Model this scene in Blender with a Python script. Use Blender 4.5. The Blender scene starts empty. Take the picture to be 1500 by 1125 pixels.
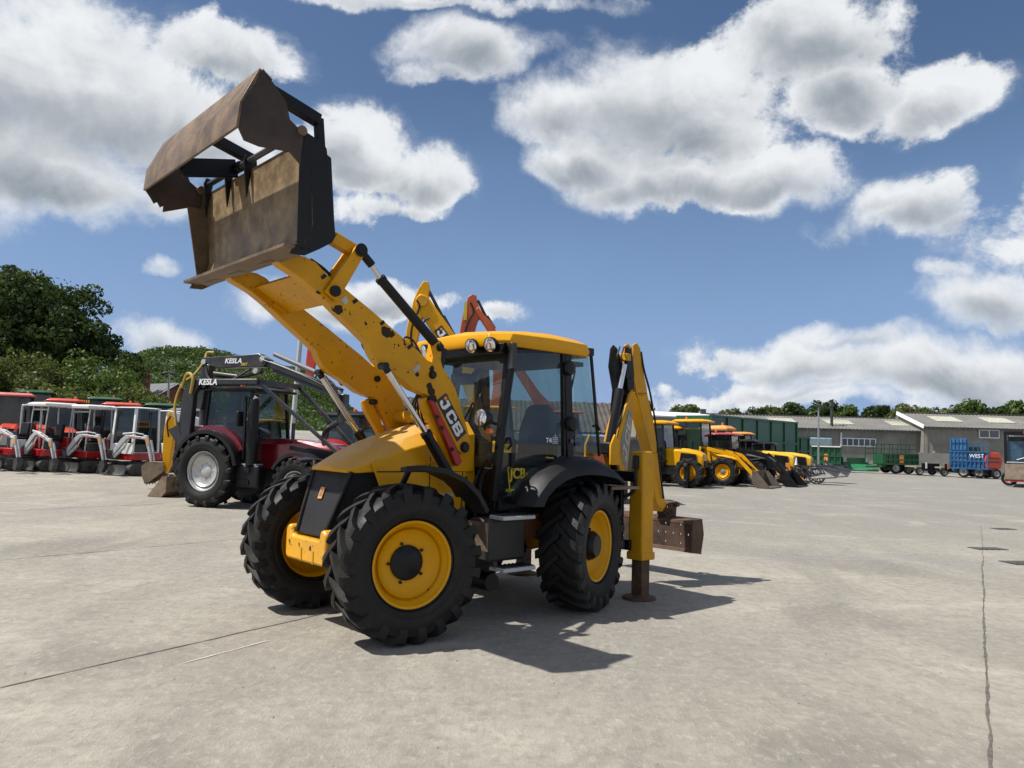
import bpy, bmesh, math, random
import numpy as np
from mathutils import Vector, Matrix, Euler
random.seed(7); rng = np.random.default_rng(7)
SC = bpy.context.scene; COL = SC.collection
R = math.radians
# ------------------------------------------------------------------ camera
FPX, PITCH, ROLL, CAMH = 1136.3, 0.0747, 0.0288, 1.783
_f = np.array([0, math.cos(PITCH), math.sin(PITCH)]); _u = np.array([0, -math.sin(PITCH), math.cos(PITCH)]); _r = np.array([1., 0, 0])
FW = _f; RT = _r*math.cos(ROLL)+_u*math.sin(ROLL); UP = -_r*math.sin(ROLL)+_u*math.cos(ROLL); CP = np.array([0, 0, CAMH])
cd = bpy.data.cameras.new('camera'); cam = bpy.data.objects.new('camera', cd); COL.objects.link(cam)
cd.sensor_width = 36; cd.lens = FPX/1500*36; cd.clip_start = .05; cd.clip_end = 3000
cam.matrix_world = Matrix(((RT[0], UP[0], -FW[0], 0), (RT[1], UP[1], -FW[1], 0), (RT[2], UP[2], -FW[2], CAMH), (0, 0, 0, 1)))
SC.camera = cam
def ray(x, y): return (x-750)/FPX*RT+FW+(562.5-y)/FPX*UP
def ground_at(x, d):                      # world point on the ground in the column of a photo pixel, at a distance
    r = ray(x, 650); return Vector((r[0]/r[1]*d, d, 0))
def height_at(x, y, d):                   # height of what is seen at pixel (x, y) when it stands d metres away
    r = ray(x, y); return CAMH+r[2]/r[1]*d
# ------------------------------------------------------------------ sun and sky
SUN_EL, SH_AZ = R(58), R(10)          # elevation; direction in which the shadows fall (from +X towards +Y)
sd = bpy.data.lights.new('sun', 'SUN'); sun = bpy.data.objects.new('sun', sd); COL.objects.link(sun)
sd.energy = 5.0; sd.angle = R(.53); sd.color = (1, .955, .88)
sv = Vector((math.cos(SUN_EL)*math.cos(SH_AZ), math.cos(SUN_EL)*math.sin(SH_AZ), -math.sin(SUN_EL)))
sun.rotation_euler = sv.to_track_quat('-Z', 'Y').to_euler()
SC.view_settings.view_transform = 'Standard'; SC.view_settings.look = 'None'; SC.view_settings.gamma = 1; SC.view_settings.exposure = .30
SC.view_settings.use_curve_mapping = False
SC.cycles.max_bounces = 6; SC.cycles.transparent_max_bounces = 16; SC.cycles.caustics_reflective = False; SC.cycles.caustics_refractive = False

class NT:
    """small helper for node trees"""
    def __init__(s, tree): s.t = tree; s.n = tree.nodes; s.l = tree.links
    def new(s, typ, **k):
        n = s.n.new(typ)
        for a, b in k.items(): setattr(n, a, b)
        return n
    def put(s, sock, val):
        if val is None: return
        if isinstance(val, bpy.types.NodeSocket): s.l.new(val, sock)
        elif isinstance(val, (tuple, list)) and len(val) == 3 and sock.type == 'RGBA': sock.default_value = (*val, 1)
        else: sock.default_value = val
    def math(s, op, a, b=None, c=None, clamp=False):
        n = s.new('ShaderNodeMath', operation=op, use_clamp=clamp); s.put(n.inputs[0], a)
        if b is not None: s.put(n.inputs[1], b)
        if c is not None: s.put(n.inputs[2], c)
        return n.outputs[0]
    def vmath(s, op, a, b=None):
        n = s.new('ShaderNodeVectorMath', operation=op); s.put(n.inputs[0], a)
        if b is not None: s.put(n.inputs[1], b)
        return n.outputs['Value'] if op in ('LENGTH', 'DISTANCE', 'DOT_PRODUCT') else n.outputs[0]
    def noise(s, vec, scale, detail=4, rough=.55, dist=0):
        n = s.new('ShaderNodeTexNoise'); s.put(n.inputs['Vector'], vec); n.inputs['Scale'].default_value = scale
        n.inputs['Detail'].default_value = detail; n.inputs['Roughness'].default_value = rough; n.inputs['Distortion'].default_value = dist
        return n.outputs['Fac']
    def ramp(s, x, a, b, lo=0., hi=1., smooth=True):
        n = s.new('ShaderNodeMapRange', interpolation_type='SMOOTHSTEP' if smooth else 'LINEAR'); s.put(n.inputs[0], x)
        n.inputs[1].default_value = a; n.inputs[2].default_value = b; n.inputs[3].default_value = lo; n.inputs[4].default_value = hi
        return n.outputs[0]
    def mix(s, f, a, b):
        n = s.new('ShaderNodeMix', data_type='RGBA'); s.put(n.inputs[0], f); s.put(n.inputs[6], a); s.put(n.inputs[7], b)
        return n.outputs[2]

world = bpy.data.worlds.new('World'); SC.world = world; world.use_nodes = True
def build_world():
    T = NT(world.node_tree); T.n.clear()
    STR = .060
    sky = T.new('ShaderNodeTexSky', sky_type='NISHITA'); sky.sun_disc = False; sky.sun_elevation = SUN_EL
    sky.sun_rotation = R(-90)+SH_AZ*-1; sky.altitude = 60; sky.air_density = 1.15; sky.dust_density = .9; sky.ozone_density = 2.2
    g = T.new('ShaderNodeTexCoord').outputs['Generated']
    sp = T.new('ShaderNodeSeparateXYZ'); T.put(sp.inputs[0], g)
    az = T.math('ARCTAN2', sp.outputs[0], sp.outputs[1]); el = T.math('ARCSINE', sp.outputs[2])
    # warp the sky directions so that no outline stays smooth
    az0, el0 = az, el
    for sc_, am, de_ in ((4.5, .13, 3), (13., .06, 6)):
        wn = T.new('ShaderNodeTexNoise'); wn.inputs['Scale'].default_value = sc_; wn.inputs['Detail'].default_value = de_; wn.inputs['Roughness'].default_value = .62; T.put(wn.inputs['Vector'], g)
        ws = T.new('ShaderNodeSeparateColor'); T.put(ws.inputs[0], wn.outputs['Color'])
        az = T.math('ADD', az, T.math('MULTIPLY', T.math('SUBTRACT', ws.outputs[0], .5), am)); el = T.math('ADD', el, T.math('MULTIPLY', T.math('SUBTRACT', ws.outputs[1], .5), am*.8))
    n1 = T.noise(g, 6.5, 9, .66, .5); n2 = T.noise(g, 24, 7, .65)
    nz = T.math('ADD', T.math('MULTIPLY', T.math('SUBTRACT', n1, .5), 2.3), T.math('MULTIPLY', T.math('SUBTRACT', n2, .5), 1.2))
    blobs = [(90,120,300,150),(40,240,230,100),(330,70,115,60),(300,190,120,75),(225,275,70,38),
      (505,225,100,75),(610,262,95,58),(560,300,110,28),(690,80,110,52),(635,108,60,22),(640,2,260,17),
      (985,165,200,120),(1190,50,150,90),(820,170,90,55),(1000,265,190,52),(1350,150,125,58),(1130,255,120,60),(860,240,85,50),(1230,130,120,80),
      (1350,302,125,56),(1420,318,60,34),(1290,290,60,34),(1392,392,50,20),(1450,440,120,52),(1180,538,150,42),(1380,540,220,58),(1070,520,75,26),(1250,500,70,20),(1120,575,200,22),
      (990,560,20,14),(235,500,58,38),(246,388,26,14),(1330,560,330,26),(1150,590,260,14),(590,448,85,32),(735,472,42,20),(470,455,110,36),
      (-300,150,260,160),(-350,480,200,50),(1800,300,260,90),(1760,560,260,60),(1300,-250,420,130),(500,-350,500,150)]
    dens = None; low = None
    for (x, y, rx, ry) in blobs:
        d = ray(x, y); d = d/np.linalg.norm(d); a0 = math.atan2(d[0], d[1]); e0 = math.asin(d[2])
        d2 = ray(x+rx, y); d2 /= np.linalg.norm(d2); ra = abs(math.atan2(d2[0], d2[1])-a0)
        d3 = ray(x, y-ry); d3 /= np.linalg.norm(d3); re_ = abs(math.asin(d3[2])-e0)
        if abs(x-750) > 760 or y < -100: ra, re_ = rx/1136., ry/1136.
        da = T.math('MULTIPLY', T.math('SUBTRACT', az, a0), 1/ra); de = T.math('MULTIPLY', T.math('SUBTRACT', el, e0), 1/re_)
        # flatter bases: distance grows faster below the middle
        de = T.math('MULTIPLY', de, T.ramp(de, -.6, .2, 1.25, 1.))
        v = T.math('SUBTRACT', 1., T.math('ADD', T.math('MULTIPLY', da, da), T.math('MULTIPLY', de, de)))
        v = T.math('MULTIPLY', v, min(1., .35+.65*min(ra, re_*2)/.09))
        dens = v if dens is None else T.math('SMOOTH_MAX', dens, v, .25)
        lo = T.math('MULTIPLY', T.math('MAXIMUM', v, 0.), T.ramp(de, .55, -.75))
        low = lo if low is None else T.math('MAXIMUM', low, lo)
    # elsewhere in the sky: the same kind of broken cumulus
    away = T.math('MAXIMUM', T.ramp(T.math('ABSOLUTE', az0), .85, 1.1), T.ramp(el, .62, .85))
    far = T.math('MULTIPLY', T.math('SUBTRACT', T.noise(g, 2.6, 3, .5), .52), 5.)
    dens = T.math('ADD', T.math('MULTIPLY', dens, T.math('SUBTRACT', 1., away)), T.math('MULTIPLY', T.math('MAXIMUM', far, -1.), away))
    D = T.math('ADD', dens, nz)
    ws2 = T.ramp(T.noise(g, 3.2, 3, .5), .42, .60)
    mask = T.math('ADD', T.math('MULTIPLY', T.ramp(D, -.10, .42), T.math('SUBTRACT', 1., ws2)), T.math('MULTIPLY', T.ramp(D, -.50, .85), ws2))
    mask = T.math('MULTIPLY', mask, T.ramp(el, -.02, .03))
    # relief: more light where the cloud thins towards the upper left
    off = T.vmath('ADD', g, (-.035, 0, .04)); n3 = T.noise(off, 6.5, 9, .66, .5)
    relief = T.math('MULTIPLY', T.math('SUBTRACT', n1, n3), 3.0)
    n4 = T.noise(g, 9, 5, .55, .8)
    thick = T.ramp(T.math('ADD', T.math('MULTIPLY', D, .75), T.math('ADD', T.math('MULTIPLY', low, 1.5), T.math('MULTIPLY', T.math('SUBTRACT', n4, .5), 1.6))), .15, 2.0)
    shade = T.math('ADD', T.math('SUBTRACT', 1.02, T.math('MULTIPLY', thick, 1.0)), T.math('ADD', T.math('MULTIPLY', relief, .28), T.math('MULTIPLY', T.math('SUBTRACT', n2, .5), .35)), clamp=True)
    cc = T.mix(shade, (.25/STR, .285/STR, .325/STR), (.70/STR, .72/STR, .74/STR))
    # grading: deeper blue of the photograph
    hs = T.new('ShaderNodeHueSaturation'); hs.inputs['Saturation'].default_value = 1.12; hs.inputs['Value'].default_value = 1.14; T.put(hs.inputs['Color'], T.vmath('MULTIPLY', sky.outputs[0], (1.0, .97, 1.0)))
    haze = T.ramp(el, .0, .42, .88, 0., smooth=False)
    base = T.mix(haze, hs.outputs[0], (.205/STR, .33/STR, .60/STR))
    col = T.mix(mask, base, cc)
    bg = T.new('ShaderNodeBackground'); bg.inputs[1].default_value = STR; T.put(bg.inputs[0], col)
    o = T.new('ShaderNodeOutputWorld'); T.l.new(bg.outputs[0], o.inputs[0])
build_world()

# ------------------------------------------------------------------ materials
MATS = {}
def mat(name, col, rough=.6, metal=0., var=.15, scale=3., bump=0., bscale=40., dirt=0., dirtcol=(.22, .19, .15), coat=0., spots=None, spotcol=(.035, .02, .012), spec=.5, dscale=1.7):
    if name in MATS: return MATS[name]
    m = bpy.data.materials.new(name); m.use_nodes = True; T = NT(m.node_tree); b = T.n['Principled BSDF']
    oc = T.new('ShaderNodeTexCoord').outputs['Object']
    n = T.noise(oc, scale, 5, .6)
    dk = tuple(c*(1-var) for c in col); lt = tuple(min(1, c*(1+var)) for c in col)
    c = T.mix(T.ramp(n, .3, .7), dk, lt)
    if dirt > 0:
        dn = T.noise(oc, dscale, 6, .65, .3)
        df = T.math('MULTIPLY', T.ramp(dn, .42, .72), dirt); c = T.mix(df, c, dirtcol)
    rg = T.ramp(n, .3, .7, max(.03, rough-.08), min(1, rough+.08))
    if spots:
        f = None; wn = T.new('ShaderNodeTexNoise'); wn.inputs['Scale'].default_value = 14; T.put(wn.inputs['Vector'], oc)
        pv = T.vmath('ADD', oc, T.vmath('MULTIPLY', T.vmath('SUBTRACT', wn.outputs['Color'], (.5, .5, .5)), (.09, .09, .09)))
        for (x, y, z, r) in spots:
            d = T.vmath('DISTANCE', pv, (x, y, z)); v = T.ramp(d, r*.9, r*1.05, 1, 0)
            f = v if f is None else T.math('MAXIMUM', f, v)
        sm = T.ramp(T.noise(oc, 26, 2), .69, .71); f = T.math('MAXIMUM', f, sm)
        c = T.mix(f, c, spotcol); rg = T.math('MAXIMUM', rg, T.math('MULTIPLY', f, .85))
    T.put(b.inputs['Base Color'], c); T.put(b.inputs['Roughness'], rg)
    b.inputs['Metallic'].default_value = metal; b.inputs['Coat Weight'].default_value = coat; b.inputs['Coat Roughness'].default_value = .12
    b.inputs['Specular IOR Level'].default_value = spec
    if bump > 0:
        bn = T.new('ShaderNodeBump'); bn.inputs['Strength'].default_value = bump; bn.inputs['Distance'].default_value = .01
        T.put(bn.inputs['Height'], T.noise(oc, bscale, 4, .6)); T.l.new(bn.outputs[0], b.inputs['Normal'])
    MATS[name] = m; return m
def glass(name, tint, refl=.9, rough=.02, dust=0.):
    m = bpy.data.materials.new(name); m.use_nodes = True; T = NT(m.node_tree); T.n.clear()
    tr = T.new('ShaderNodeBsdfTransparent'); tr.inputs[0].default_value = (*tint, 1)
    gl = T.new('ShaderNodeBsdfGlossy'); gl.inputs['Roughness'].default_value = rough; gl.inputs['Color'].default_value = (refl, refl, refl, 1)
    fr = T.new('ShaderNodeFresnel'); T.put(fr.inputs[0], T.math('SUBTRACT', 1.5, T.math('MULTIPLY', T.new('ShaderNodeNewGeometry').outputs['Backfacing'], 1.5-1/1.5)))
    mx = T.new('ShaderNodeMixShader'); T.put(mx.inputs[0], T.math('MULTIPLY', fr.outputs[0], 1.35, clamp=True)); T.l.new(tr.outputs[0], mx.inputs[1]); T.l.new(gl.outputs[0], mx.inputs[2])
    last = mx.outputs[0]
    if dust > 0:
        df = T.new('ShaderNodeBsdfDiffuse'); df.inputs[0].default_value = (.3, .3, .27, 1)
        n = T.noise(T.new('ShaderNodeTexCoord').outputs['Object'], 3, 5, .6)
        m2 = T.new('ShaderNodeMixShader'); T.put(m2.inputs[0], T.ramp(n, .3, .75, dust*.4, dust)); T.l.new(last, m2.inputs[1]); T.l.new(df.outputs[0], m2.inputs[2]); last = m2.outputs[0]
    o = T.new('ShaderNodeOutputMaterial'); T.l.new(last, o.inputs[0]); MATS[name] = m; return m
YEL = mat('yellow_paint', (.68, .325, .0015), .42, var=.05, dirt=.2, dirtcol=(.46, .22, .012), spec=.2, coat=.10, bump=.04, bscale=60)
def dusted(name, base, dust):
    m = base.copy(); m.name = name; T = NT(m.node_tree); b = T.n['Principled BSDF']; old = b.inputs['Base Color'].links[0].from_socket
    g = T.new('ShaderNodeNewGeometry'); sp = T.new('ShaderNodeSeparateXYZ'); T.put(sp.inputs[0], g.outputs['Normal']); oc = T.new('ShaderNodeTexCoord').outputs['Object']
    st = T.vmath('MULTIPLY', oc, (1, 5, 5)); f = T.math('MULTIPLY', T.ramp(sp.outputs[2], .55, .95), T.ramp(T.noise(st, 1.6, 6, .65), .3, .7, .25, .75))
    T.put(b.inputs['Base Color'], T.mix(f, old, dust)); r0 = b.inputs['Roughness'].links[0].from_socket; T.put(b.inputs['Roughness'], T.math('ADD', r0, T.math('MULTIPLY', f, .3)))
    MATS[name] = m; return m
YELB = dusted('dusty_bonnet_paint', YEL, (.42, .31, .15))
YELD = mat('worn_yellow_paint', (.56, .275, .004), .5, var=.1, dirt=.5, spec=.25, dirtcol=(.36, .20, .035), bump=.05)
BLK = mat('black_paint', (.005, .0053, .0063), .45, spec=.28, var=.2, dirt=.25, dirtcol=(.017, .016, .014), coat=.06)
PLB = mat('black_plastic', (.006, .0063, .0075), .48, spec=.3, var=.2, dirt=.3, dirtcol=(.02, .0185, .0165), bump=.1, bscale=200)
RUB = mat('tyre_rubber', (.0055, .0054, .0052), .58, spec=.35, var=.25, dirt=.7, dirtcol=(.022, .018, .014), bump=.3, bscale=60, dscale=2.2)
RUBG = mat('dusty_tyre_rubber', (.05, .048, .045), .75, var=.25, dirt=.6, dirtcol=(.13, .12, .1), bump=.2)
STL = mat('rusty_bucket_steel', (.15, .098, .058), .52, .35, var=.35, scale=5, dirt=.75, dirtcol=(.22, .15, .09), bump=.35, bscale=30)
STLI = mat('scoured_bucket_steel', (.30, .215, .125), .5, .3, var=.35, scale=6, dirt=.7, dirtcol=(.16, .105, .06), bump=.3, bscale=45)
RUST = mat('rust', (.10, .055, .03), .8, .1, var=.4, scale=8, dirt=.5, dirtcol=(.05, .035, .025), bump=.3)
CHR = mat('chrome', (.62, .62, .62), .16, 1., var=.05)
GRY = mat('grey_paint', (.16, .165, .17), .5, var=.12, dirt=.4)
LGR = mat('light_grey_paint', (.45, .47, .475), .42, var=.08, dirt=.25, dirtcol=(.3, .28, .25))
WHT = mat('white_paint', (.75, .76, .75), .4, var=.05, dirt=.25, dirtcol=(.45, .43, .38))
RED = mat('red_paint', (.40, .012, .014), .32, var=.1, dirt=.2, dirtcol=(.2, .05, .04), coat=.4)
ORR = mat('orange_red_paint', (.60, .055, .02), .38, var=.1, dirt=.25, dirtcol=(.3, .1, .06), coat=.3)
PNK = mat('faded_red_paint', (.55, .17, .15), .5, var=.1, dirt=.3, dirtcol=(.45, .3, .28))
BUR = mat('burgundy_metallic_paint', (.15, .004, .010), .25, .25, var=.1, coat=.9, dirt=.12)
GRN = mat('green_paint', (.012, .085, .032), .42, var=.12, dirt=.3, dirtcol=(.05, .08, .05), coat=.2)
BLU = mat('blue_paint', (.012, .075, .19), .45, var=.15, dirt=.25, dirtcol=(.1, .2, .3))
DGR = mat('dark_grey_metal', (.045, .048, .052), .4, .3, var=.2, dirt=.3)
ORG = mat('orange_paint', (.72, .27, .05), .45, var=.1, dirt=.3, dirtcol=(.5, .3, .15))
EXO = mat('excavator_orange_paint', (.46, .085, .025), .5, var=.12, dirt=.5, dirtcol=(.25, .07, .04))
BRN = mat('muddy_steel', (.19, .14, .095), .8, .1, var=.3, scale=6, dirt=.6, dirtcol=(.28, .22, .15), bump=.4)
SEAT = mat('seat_fabric', (.09, .095, .1), .85, var=.2, bump=.2, bscale=150)
LAMP = mat('lamp_reflector', (.75, .75, .78), .12, .9, var=.3, scale=30)
AMB = mat('amber_beacon_lens', (.75, .14, .02), .2, coat=.6)
LETW = mat('white_lettering', (.78, .78, .78), .45, var=.04)
LETY = mat('yellow_lettering', (.6, .42, .03), .5, var=.1)
GLS = glass('cab_glass', (.66, .76, .73), dust=.04)
GLD = glass('tinted_cab_glass', (.40, .50, .48), dust=.07)
GLK = glass('dark_cab_glass', (.22, .30, .31), dust=.05)

# ------------------------------------------------------------------ mesh builder
class MB:
    def __init__(s): s.v = []; s.f = []; s.g = []
    def add(s, vs, fs):
        o = len(s.v); s.g.append((o, len(s.f))); s.v += [tuple(map(float, v)) for v in vs]; s.f += [tuple(i+o for i in f) for f in fs]; return s
    def box(s, c, d, rot=None):
        x, y, z = (k/2 for k in d); vs = [Vector((a*x, b*y, e*z)) for a in (-1, 1) for b in (-1, 1) for e in (-1, 1)]
        if rot is not None: M = rot if isinstance(rot, Matrix) else Euler(rot).to_matrix(); vs = [M @ v for v in vs]
        vs = [v+Vector(c) for v in vs]
        return s.add(vs, [(0,1,3,2),(4,6,7,5),(0,4,5,1),(2,3,7,6),(0,2,6,4),(1,5,7,3)])
    def prism(s, pts, v0, v1, axis='y'):          # outline pts (a, b) extruded along an axis
        n = len(pts)
        def mk(a, b, w): return {'y': (a, w, b), 'x': (w, a, b), 'z': (a, b, w)}[axis]
        area = sum(pts[i][0]*pts[(i+1) % n][1]-pts[(i+1) % n][0]*pts[i][1] for i in range(n))
        if (area > 0) ^ (axis == 'y'): pts = pts
        else: pts = pts[::-1]
        if v0 > v1: v0, v1 = v1, v0
        vs = [mk(a, b, v0) for a, b in pts]+[mk(a, b, v1) for a, b in pts]
        fs = [tuple(range(n))[::-1], tuple(range(n, 2*n))]+[(i, (i+1) % n, n+(i+1) % n, n+i) for i in range(n)]
        return s.add(vs, fs)
    def bar(s, p0, p1, w, h, up=(0, 0, 1)):       # rectangular bar
        p0, p1 = Vector(p0), Vector(p1); d = (p1-p0).normalized(); u = Vector(up); r = d.cross(u)
        if r.length < 1e-3: r = d.cross(Vector((0, 1, 0)))
        r.normalize(); u = r.cross(d)
        q = [r*a*w/2+u*b*h/2 for a, b in ((-1,-1),(1,-1),(1,1),(-1,1))]
        return s.add([p0+k for k in q]+[p1+k for k in q], [(3,2,1,0),(4,5,6,7),(0,1,5,4),(1,2,6,5),(2,3,7,6),(3,0,4,7)])
    def tube(s, pts, r, n=8, caps=True):
        pts = [Vector(p) for p in pts]; rs = r if isinstance(r, (list, tuple)) else [r]*len(pts); prev = None; vs = []
        for i, p in enumerate(pts):
            t = ((pts[min(i+1, len(pts)-1)]-pts[max(i-1, 0)])).normalized()
            if prev is None:
                a = Vector((0, 0, 1)) if abs(t.z) < .9 else Vector((1, 0, 0)); x = t.cross(a).normalized()
            else: x = (prev-t*prev.dot(t)).normalized()
            prev = x; y = t.cross(x)
            vs += [p+(x*math.cos(2*math.pi*k/n)+y*math.sin(2*math.pi*k/n))*rs[i] for k in range(n)]
        fs = [(i*n+k, i*n+(k+1) % n, (i+1)*n+(k+1) % n, (i+1)*n+k) for i in range(len(pts)-1) for k in range(n)]
        if caps: fs += [tuple(range(n))[::-1], tuple(range((len(pts)-1)*n, len(pts)*n))]
        return s.add(vs, fs)
    def cyl(s, p0, p1, r, n=16): return s.tube([p0, p1], r, n)
    def pin(s, u, v0, v1, z, r, n=16): return s.cyl((u, v0, z), (u, v1, z), r, n)
    def lathe(s, prof, c=(0, 0, 0), n=48, axis='y'):   # profile (r, a) turned round an axis
        c = Vector(c); vs = []
        for r_, a in prof:
            for k in range(n):
                t = 2*math.pi*k/n; p = {'y': (r_*math.cos(t), a, r_*math.sin(t)), 'z': (r_*math.cos(t), r_*math.sin(t), a), 'x': (a, r_*math.cos(t), r_*math.sin(t))}[axis]
                vs.append(c+Vector(p))
        fs = [(i*n+k, (i+1)*n+k, (i+1)*n+(k+1) % n, i*n+(k+1) % n) for i in range(len(prof)-1) for k in range(n)]
        return s.add(vs, fs)
    def loft(s, secs, caps=True):
        n = len(secs[0]); vs = [p for q in secs for p in q]
        fs = [(i*n+k, i*n+(k+1) % n, (i+1)*n+(k+1) % n, (i+1)*n+k) for i in range(len(secs)-1) for k in range(n)]
        if caps: fs += [tuple(range(n))[::-1], tuple(range((len(secs)-1)*n, len(secs)*n))]
        return s.add(vs, fs)
    def quad(s, a, b, c, d, th=.0):
        if th == 0: return s.add([a, b, c, d], [(0, 1, 2, 3)])
        a, b, c, d = map(Vector, (a, b, c, d)); n = (b-a).cross(d-a).normalized()*th/2
        return s.loft([[p-n for p in (a, b, c, d)], [p+n for p in (a, b, c, d)]])
    def poly(s, pts, th):                          # flat polygon in space with thickness
        P = [Vector(p) for p in pts]; n = Vector((0, 0, 0))
        for i in range(len(P)): n += P[i].cross(P[(i+1) % len(P)])
        n.normalize(); return s.loft([[p-n*th/2 for p in P], [p+n*th/2 for p in P]])
    def build(s, name, m, parent=None, smooth=40, bevel=0., mats=None, loc=None, rotz=None, split=False):
        if split:                                  # every added piece becomes an object of its own
            out = []; b = s.g+[(len(s.v), len(s.f))]
            for i in range(len(s.g)):
                q = MB(); (v0, f0), (v1, f1) = b[i], b[i+1]; q.v = s.v[v0:v1]; q.f = [tuple(k-v0 for k in f) for f in s.f[f0:f1]]; q.g = [(0, 0)]
                out.append(q.build(name, m, parent, smooth, bevel, mats, loc, rotz))
            return out[0]
        me = bpy.data.meshes.new(name); me.from_pydata(s.v, [], s.f)
        bm = bmesh.new(); bm.from_mesh(me); bmesh.ops.recalc_face_normals(bm, faces=bm.faces); bm.to_mesh(me); bm.free()
        if smooth:
            me.polygons.foreach_set('use_smooth', [True]*len(me.polygons)); me.set_sharp_from_angle(angle=R(smooth))
        me.materials.append(m); o = bpy.data.objects.new(name, me); COL.objects.link(o)
        if parent is not None: o.parent = parent
        if loc is not None: o.location = loc
        if rotz is not None: o.rotation_euler = (0, 0, rotz)
        if bevel > 0:
            b = o.modifiers.new('bevel', 'BEVEL'); b.width = bevel; b.segments = 2; b.limit_method = 'ANGLE'; b.angle_limit = R(35); b.harden_normals = False
        return o
def tag(o, label=None, cat=None, group=None, kind=None):
    if label: o['label'] = label
    if cat: o['category'] = cat
    if group: o['group'] = group
    if kind: o['kind'] = kind
    return o
def thing(name, label, cat, loc, rotz=0, group=None, scale=1.):
    o = bpy.data.objects.new(name, None); COL.objects.link(o); o.location = loc; o.rotation_euler = (0, 0, rotz); o.empty_display_size = .2
    if scale != 1.: o.scale = (scale,)*3
    return tag(o, label, cat, group)
def text(name, body, size, m, parent, loc, xdir, up, th=.004, shear=0., bold=0., space=1., sx=1.):
    """lettering as mesh: xdir is the reading direction, up the letters' up"""
    c = bpy.data.curves.new('t', 'FONT'); c.body = body; c.size = size; c.extrude = th; c.shear = shear; c.offset = bold; c.space_character = space
    c.align_x = 'CENTER'; c.align_y = 'CENTER'; c.resolution_u = 4
    t = bpy.data.objects.new('t', c); COL.objects.link(t); bpy.context.view_layer.update()
    me = bpy.data.meshes.new_from_object(t.evaluated_get(bpy.context.evaluated_depsgraph_get())); bpy.data.objects.remove(t)
    me.materials.clear(); me.materials.append(m)
    co = np.array([v.co[:] for v in me.vertices]); ce = (co.min(0)+co.max(0))/2; me.transform(Matrix.Translation((-ce[0], -ce[1], -ce[2])))
    x = Vector(xdir).normalized(); u = Vector(up); z = x.cross(u).normalized(); y = z.cross(x)
    M = Matrix(((x.x*sx, y.x, z.x, loc[0]), (x.y*sx, y.y, z.y, loc[1]), (x.z*sx, y.z, z.z, loc[2]), (0, 0, 0, 1)))
    me.transform(M); o = bpy.data.objects.new(name, me); COL.objects.link(o); o.parent = parent; return o
GLYPH = {'J': [[(.30, 1), (.80, 1), (.80, .25), (.62, 0), (.16, 0), (0, .16), (0, .42), (.27, .42), (.27, .30), (.34, .24), (.46, .24), (.52, .30), (.52, .76), (.30, .76)]],
  'C': [[(.16, 1), (.84, 1), (1, .84), (1, .62), (.72, .62), (.72, .76), (.30, .76), (.28, .72), (.28, .28), (.30, .24), (.72, .24), (.72, .38), (1, .38), (1, .16), (.84, 0), (.16, 0), (0, .16), (0, .84)]],
  'B': [[(0, 0), (.28, 0), (.28, 1), (0, 1)], [(.28, 0), (.84, 0), (1, .14), (.72, .22), (.28, .22)], [(.28, .40), (.70, .40), (.84, .50), (.70, .60), (.28, .60)], [(.28, .78), (.70, .78), (.96, .86), (.82, 1), (.28, 1)], [(.70, .22), (1, .14), (1, .40), (.84, .50), (.70, .40)], [(.70, .60), (.84, .50), (.96, .62), (.96, .86), (.70, .78)]]}
def logo(par, C, y, s, m_let=None, m_sq=None, name='lettering'):
    """block letters on a plate given by four (u, z) corners: start-low, start-high, end-high, end-low in reading direction"""
    C = [Vector((a, 0, b)) for a, b in C]; y0, y1 = s*y, s*(y+.004)
    def M_(a, b): p = C[0].lerp(C[3], a).lerp(C[1].lerp(C[2], a), b); return (p.x, p.z)
    for ch, a0, a1 in (('J', .06, .33), ('C', .365, .62), ('B', .66, .93)):
        q = MB()
        for poly in GLYPH[ch]: q.prism([M_(a0+(a1-a0)*a, .13+.74*b) for a, b in poly], y0, y1)
        q.build(name, m_let or LETW, par, smooth=0)
    q = MB(); q.prism([M_(a, b) for a, b in ((.05, .62), (.12, .62), (.12, .87), (.05, .87))], y0, y1); q.build('logo_square', m_sq or ORG, par, smooth=0)
def copy_tree(o, parent=None):
    c = o.copy(); COL.objects.link(c); c.parent = parent
    for ch in list(o.children): copy_tree(ch, c)
    return c
def wire(pts, k=6):                                # smooth a hose through points
    P = [Vector(p) for p in pts]; P = [P[0]*2-P[1]]+P+[P[-1]*2-P[-2]]; out = []
    for i in range(1, len(P)-2):
        for j in range(k):
            t = j/k; a, b, c, d = P[i-1:i+3]
            out.append(.5*((2*b)+(c-a)*t+(2*a-5*b+4*c-d)*t*t+(3*b-a-3*c+d)*t**3))
    return out+[P[-2]]
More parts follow.
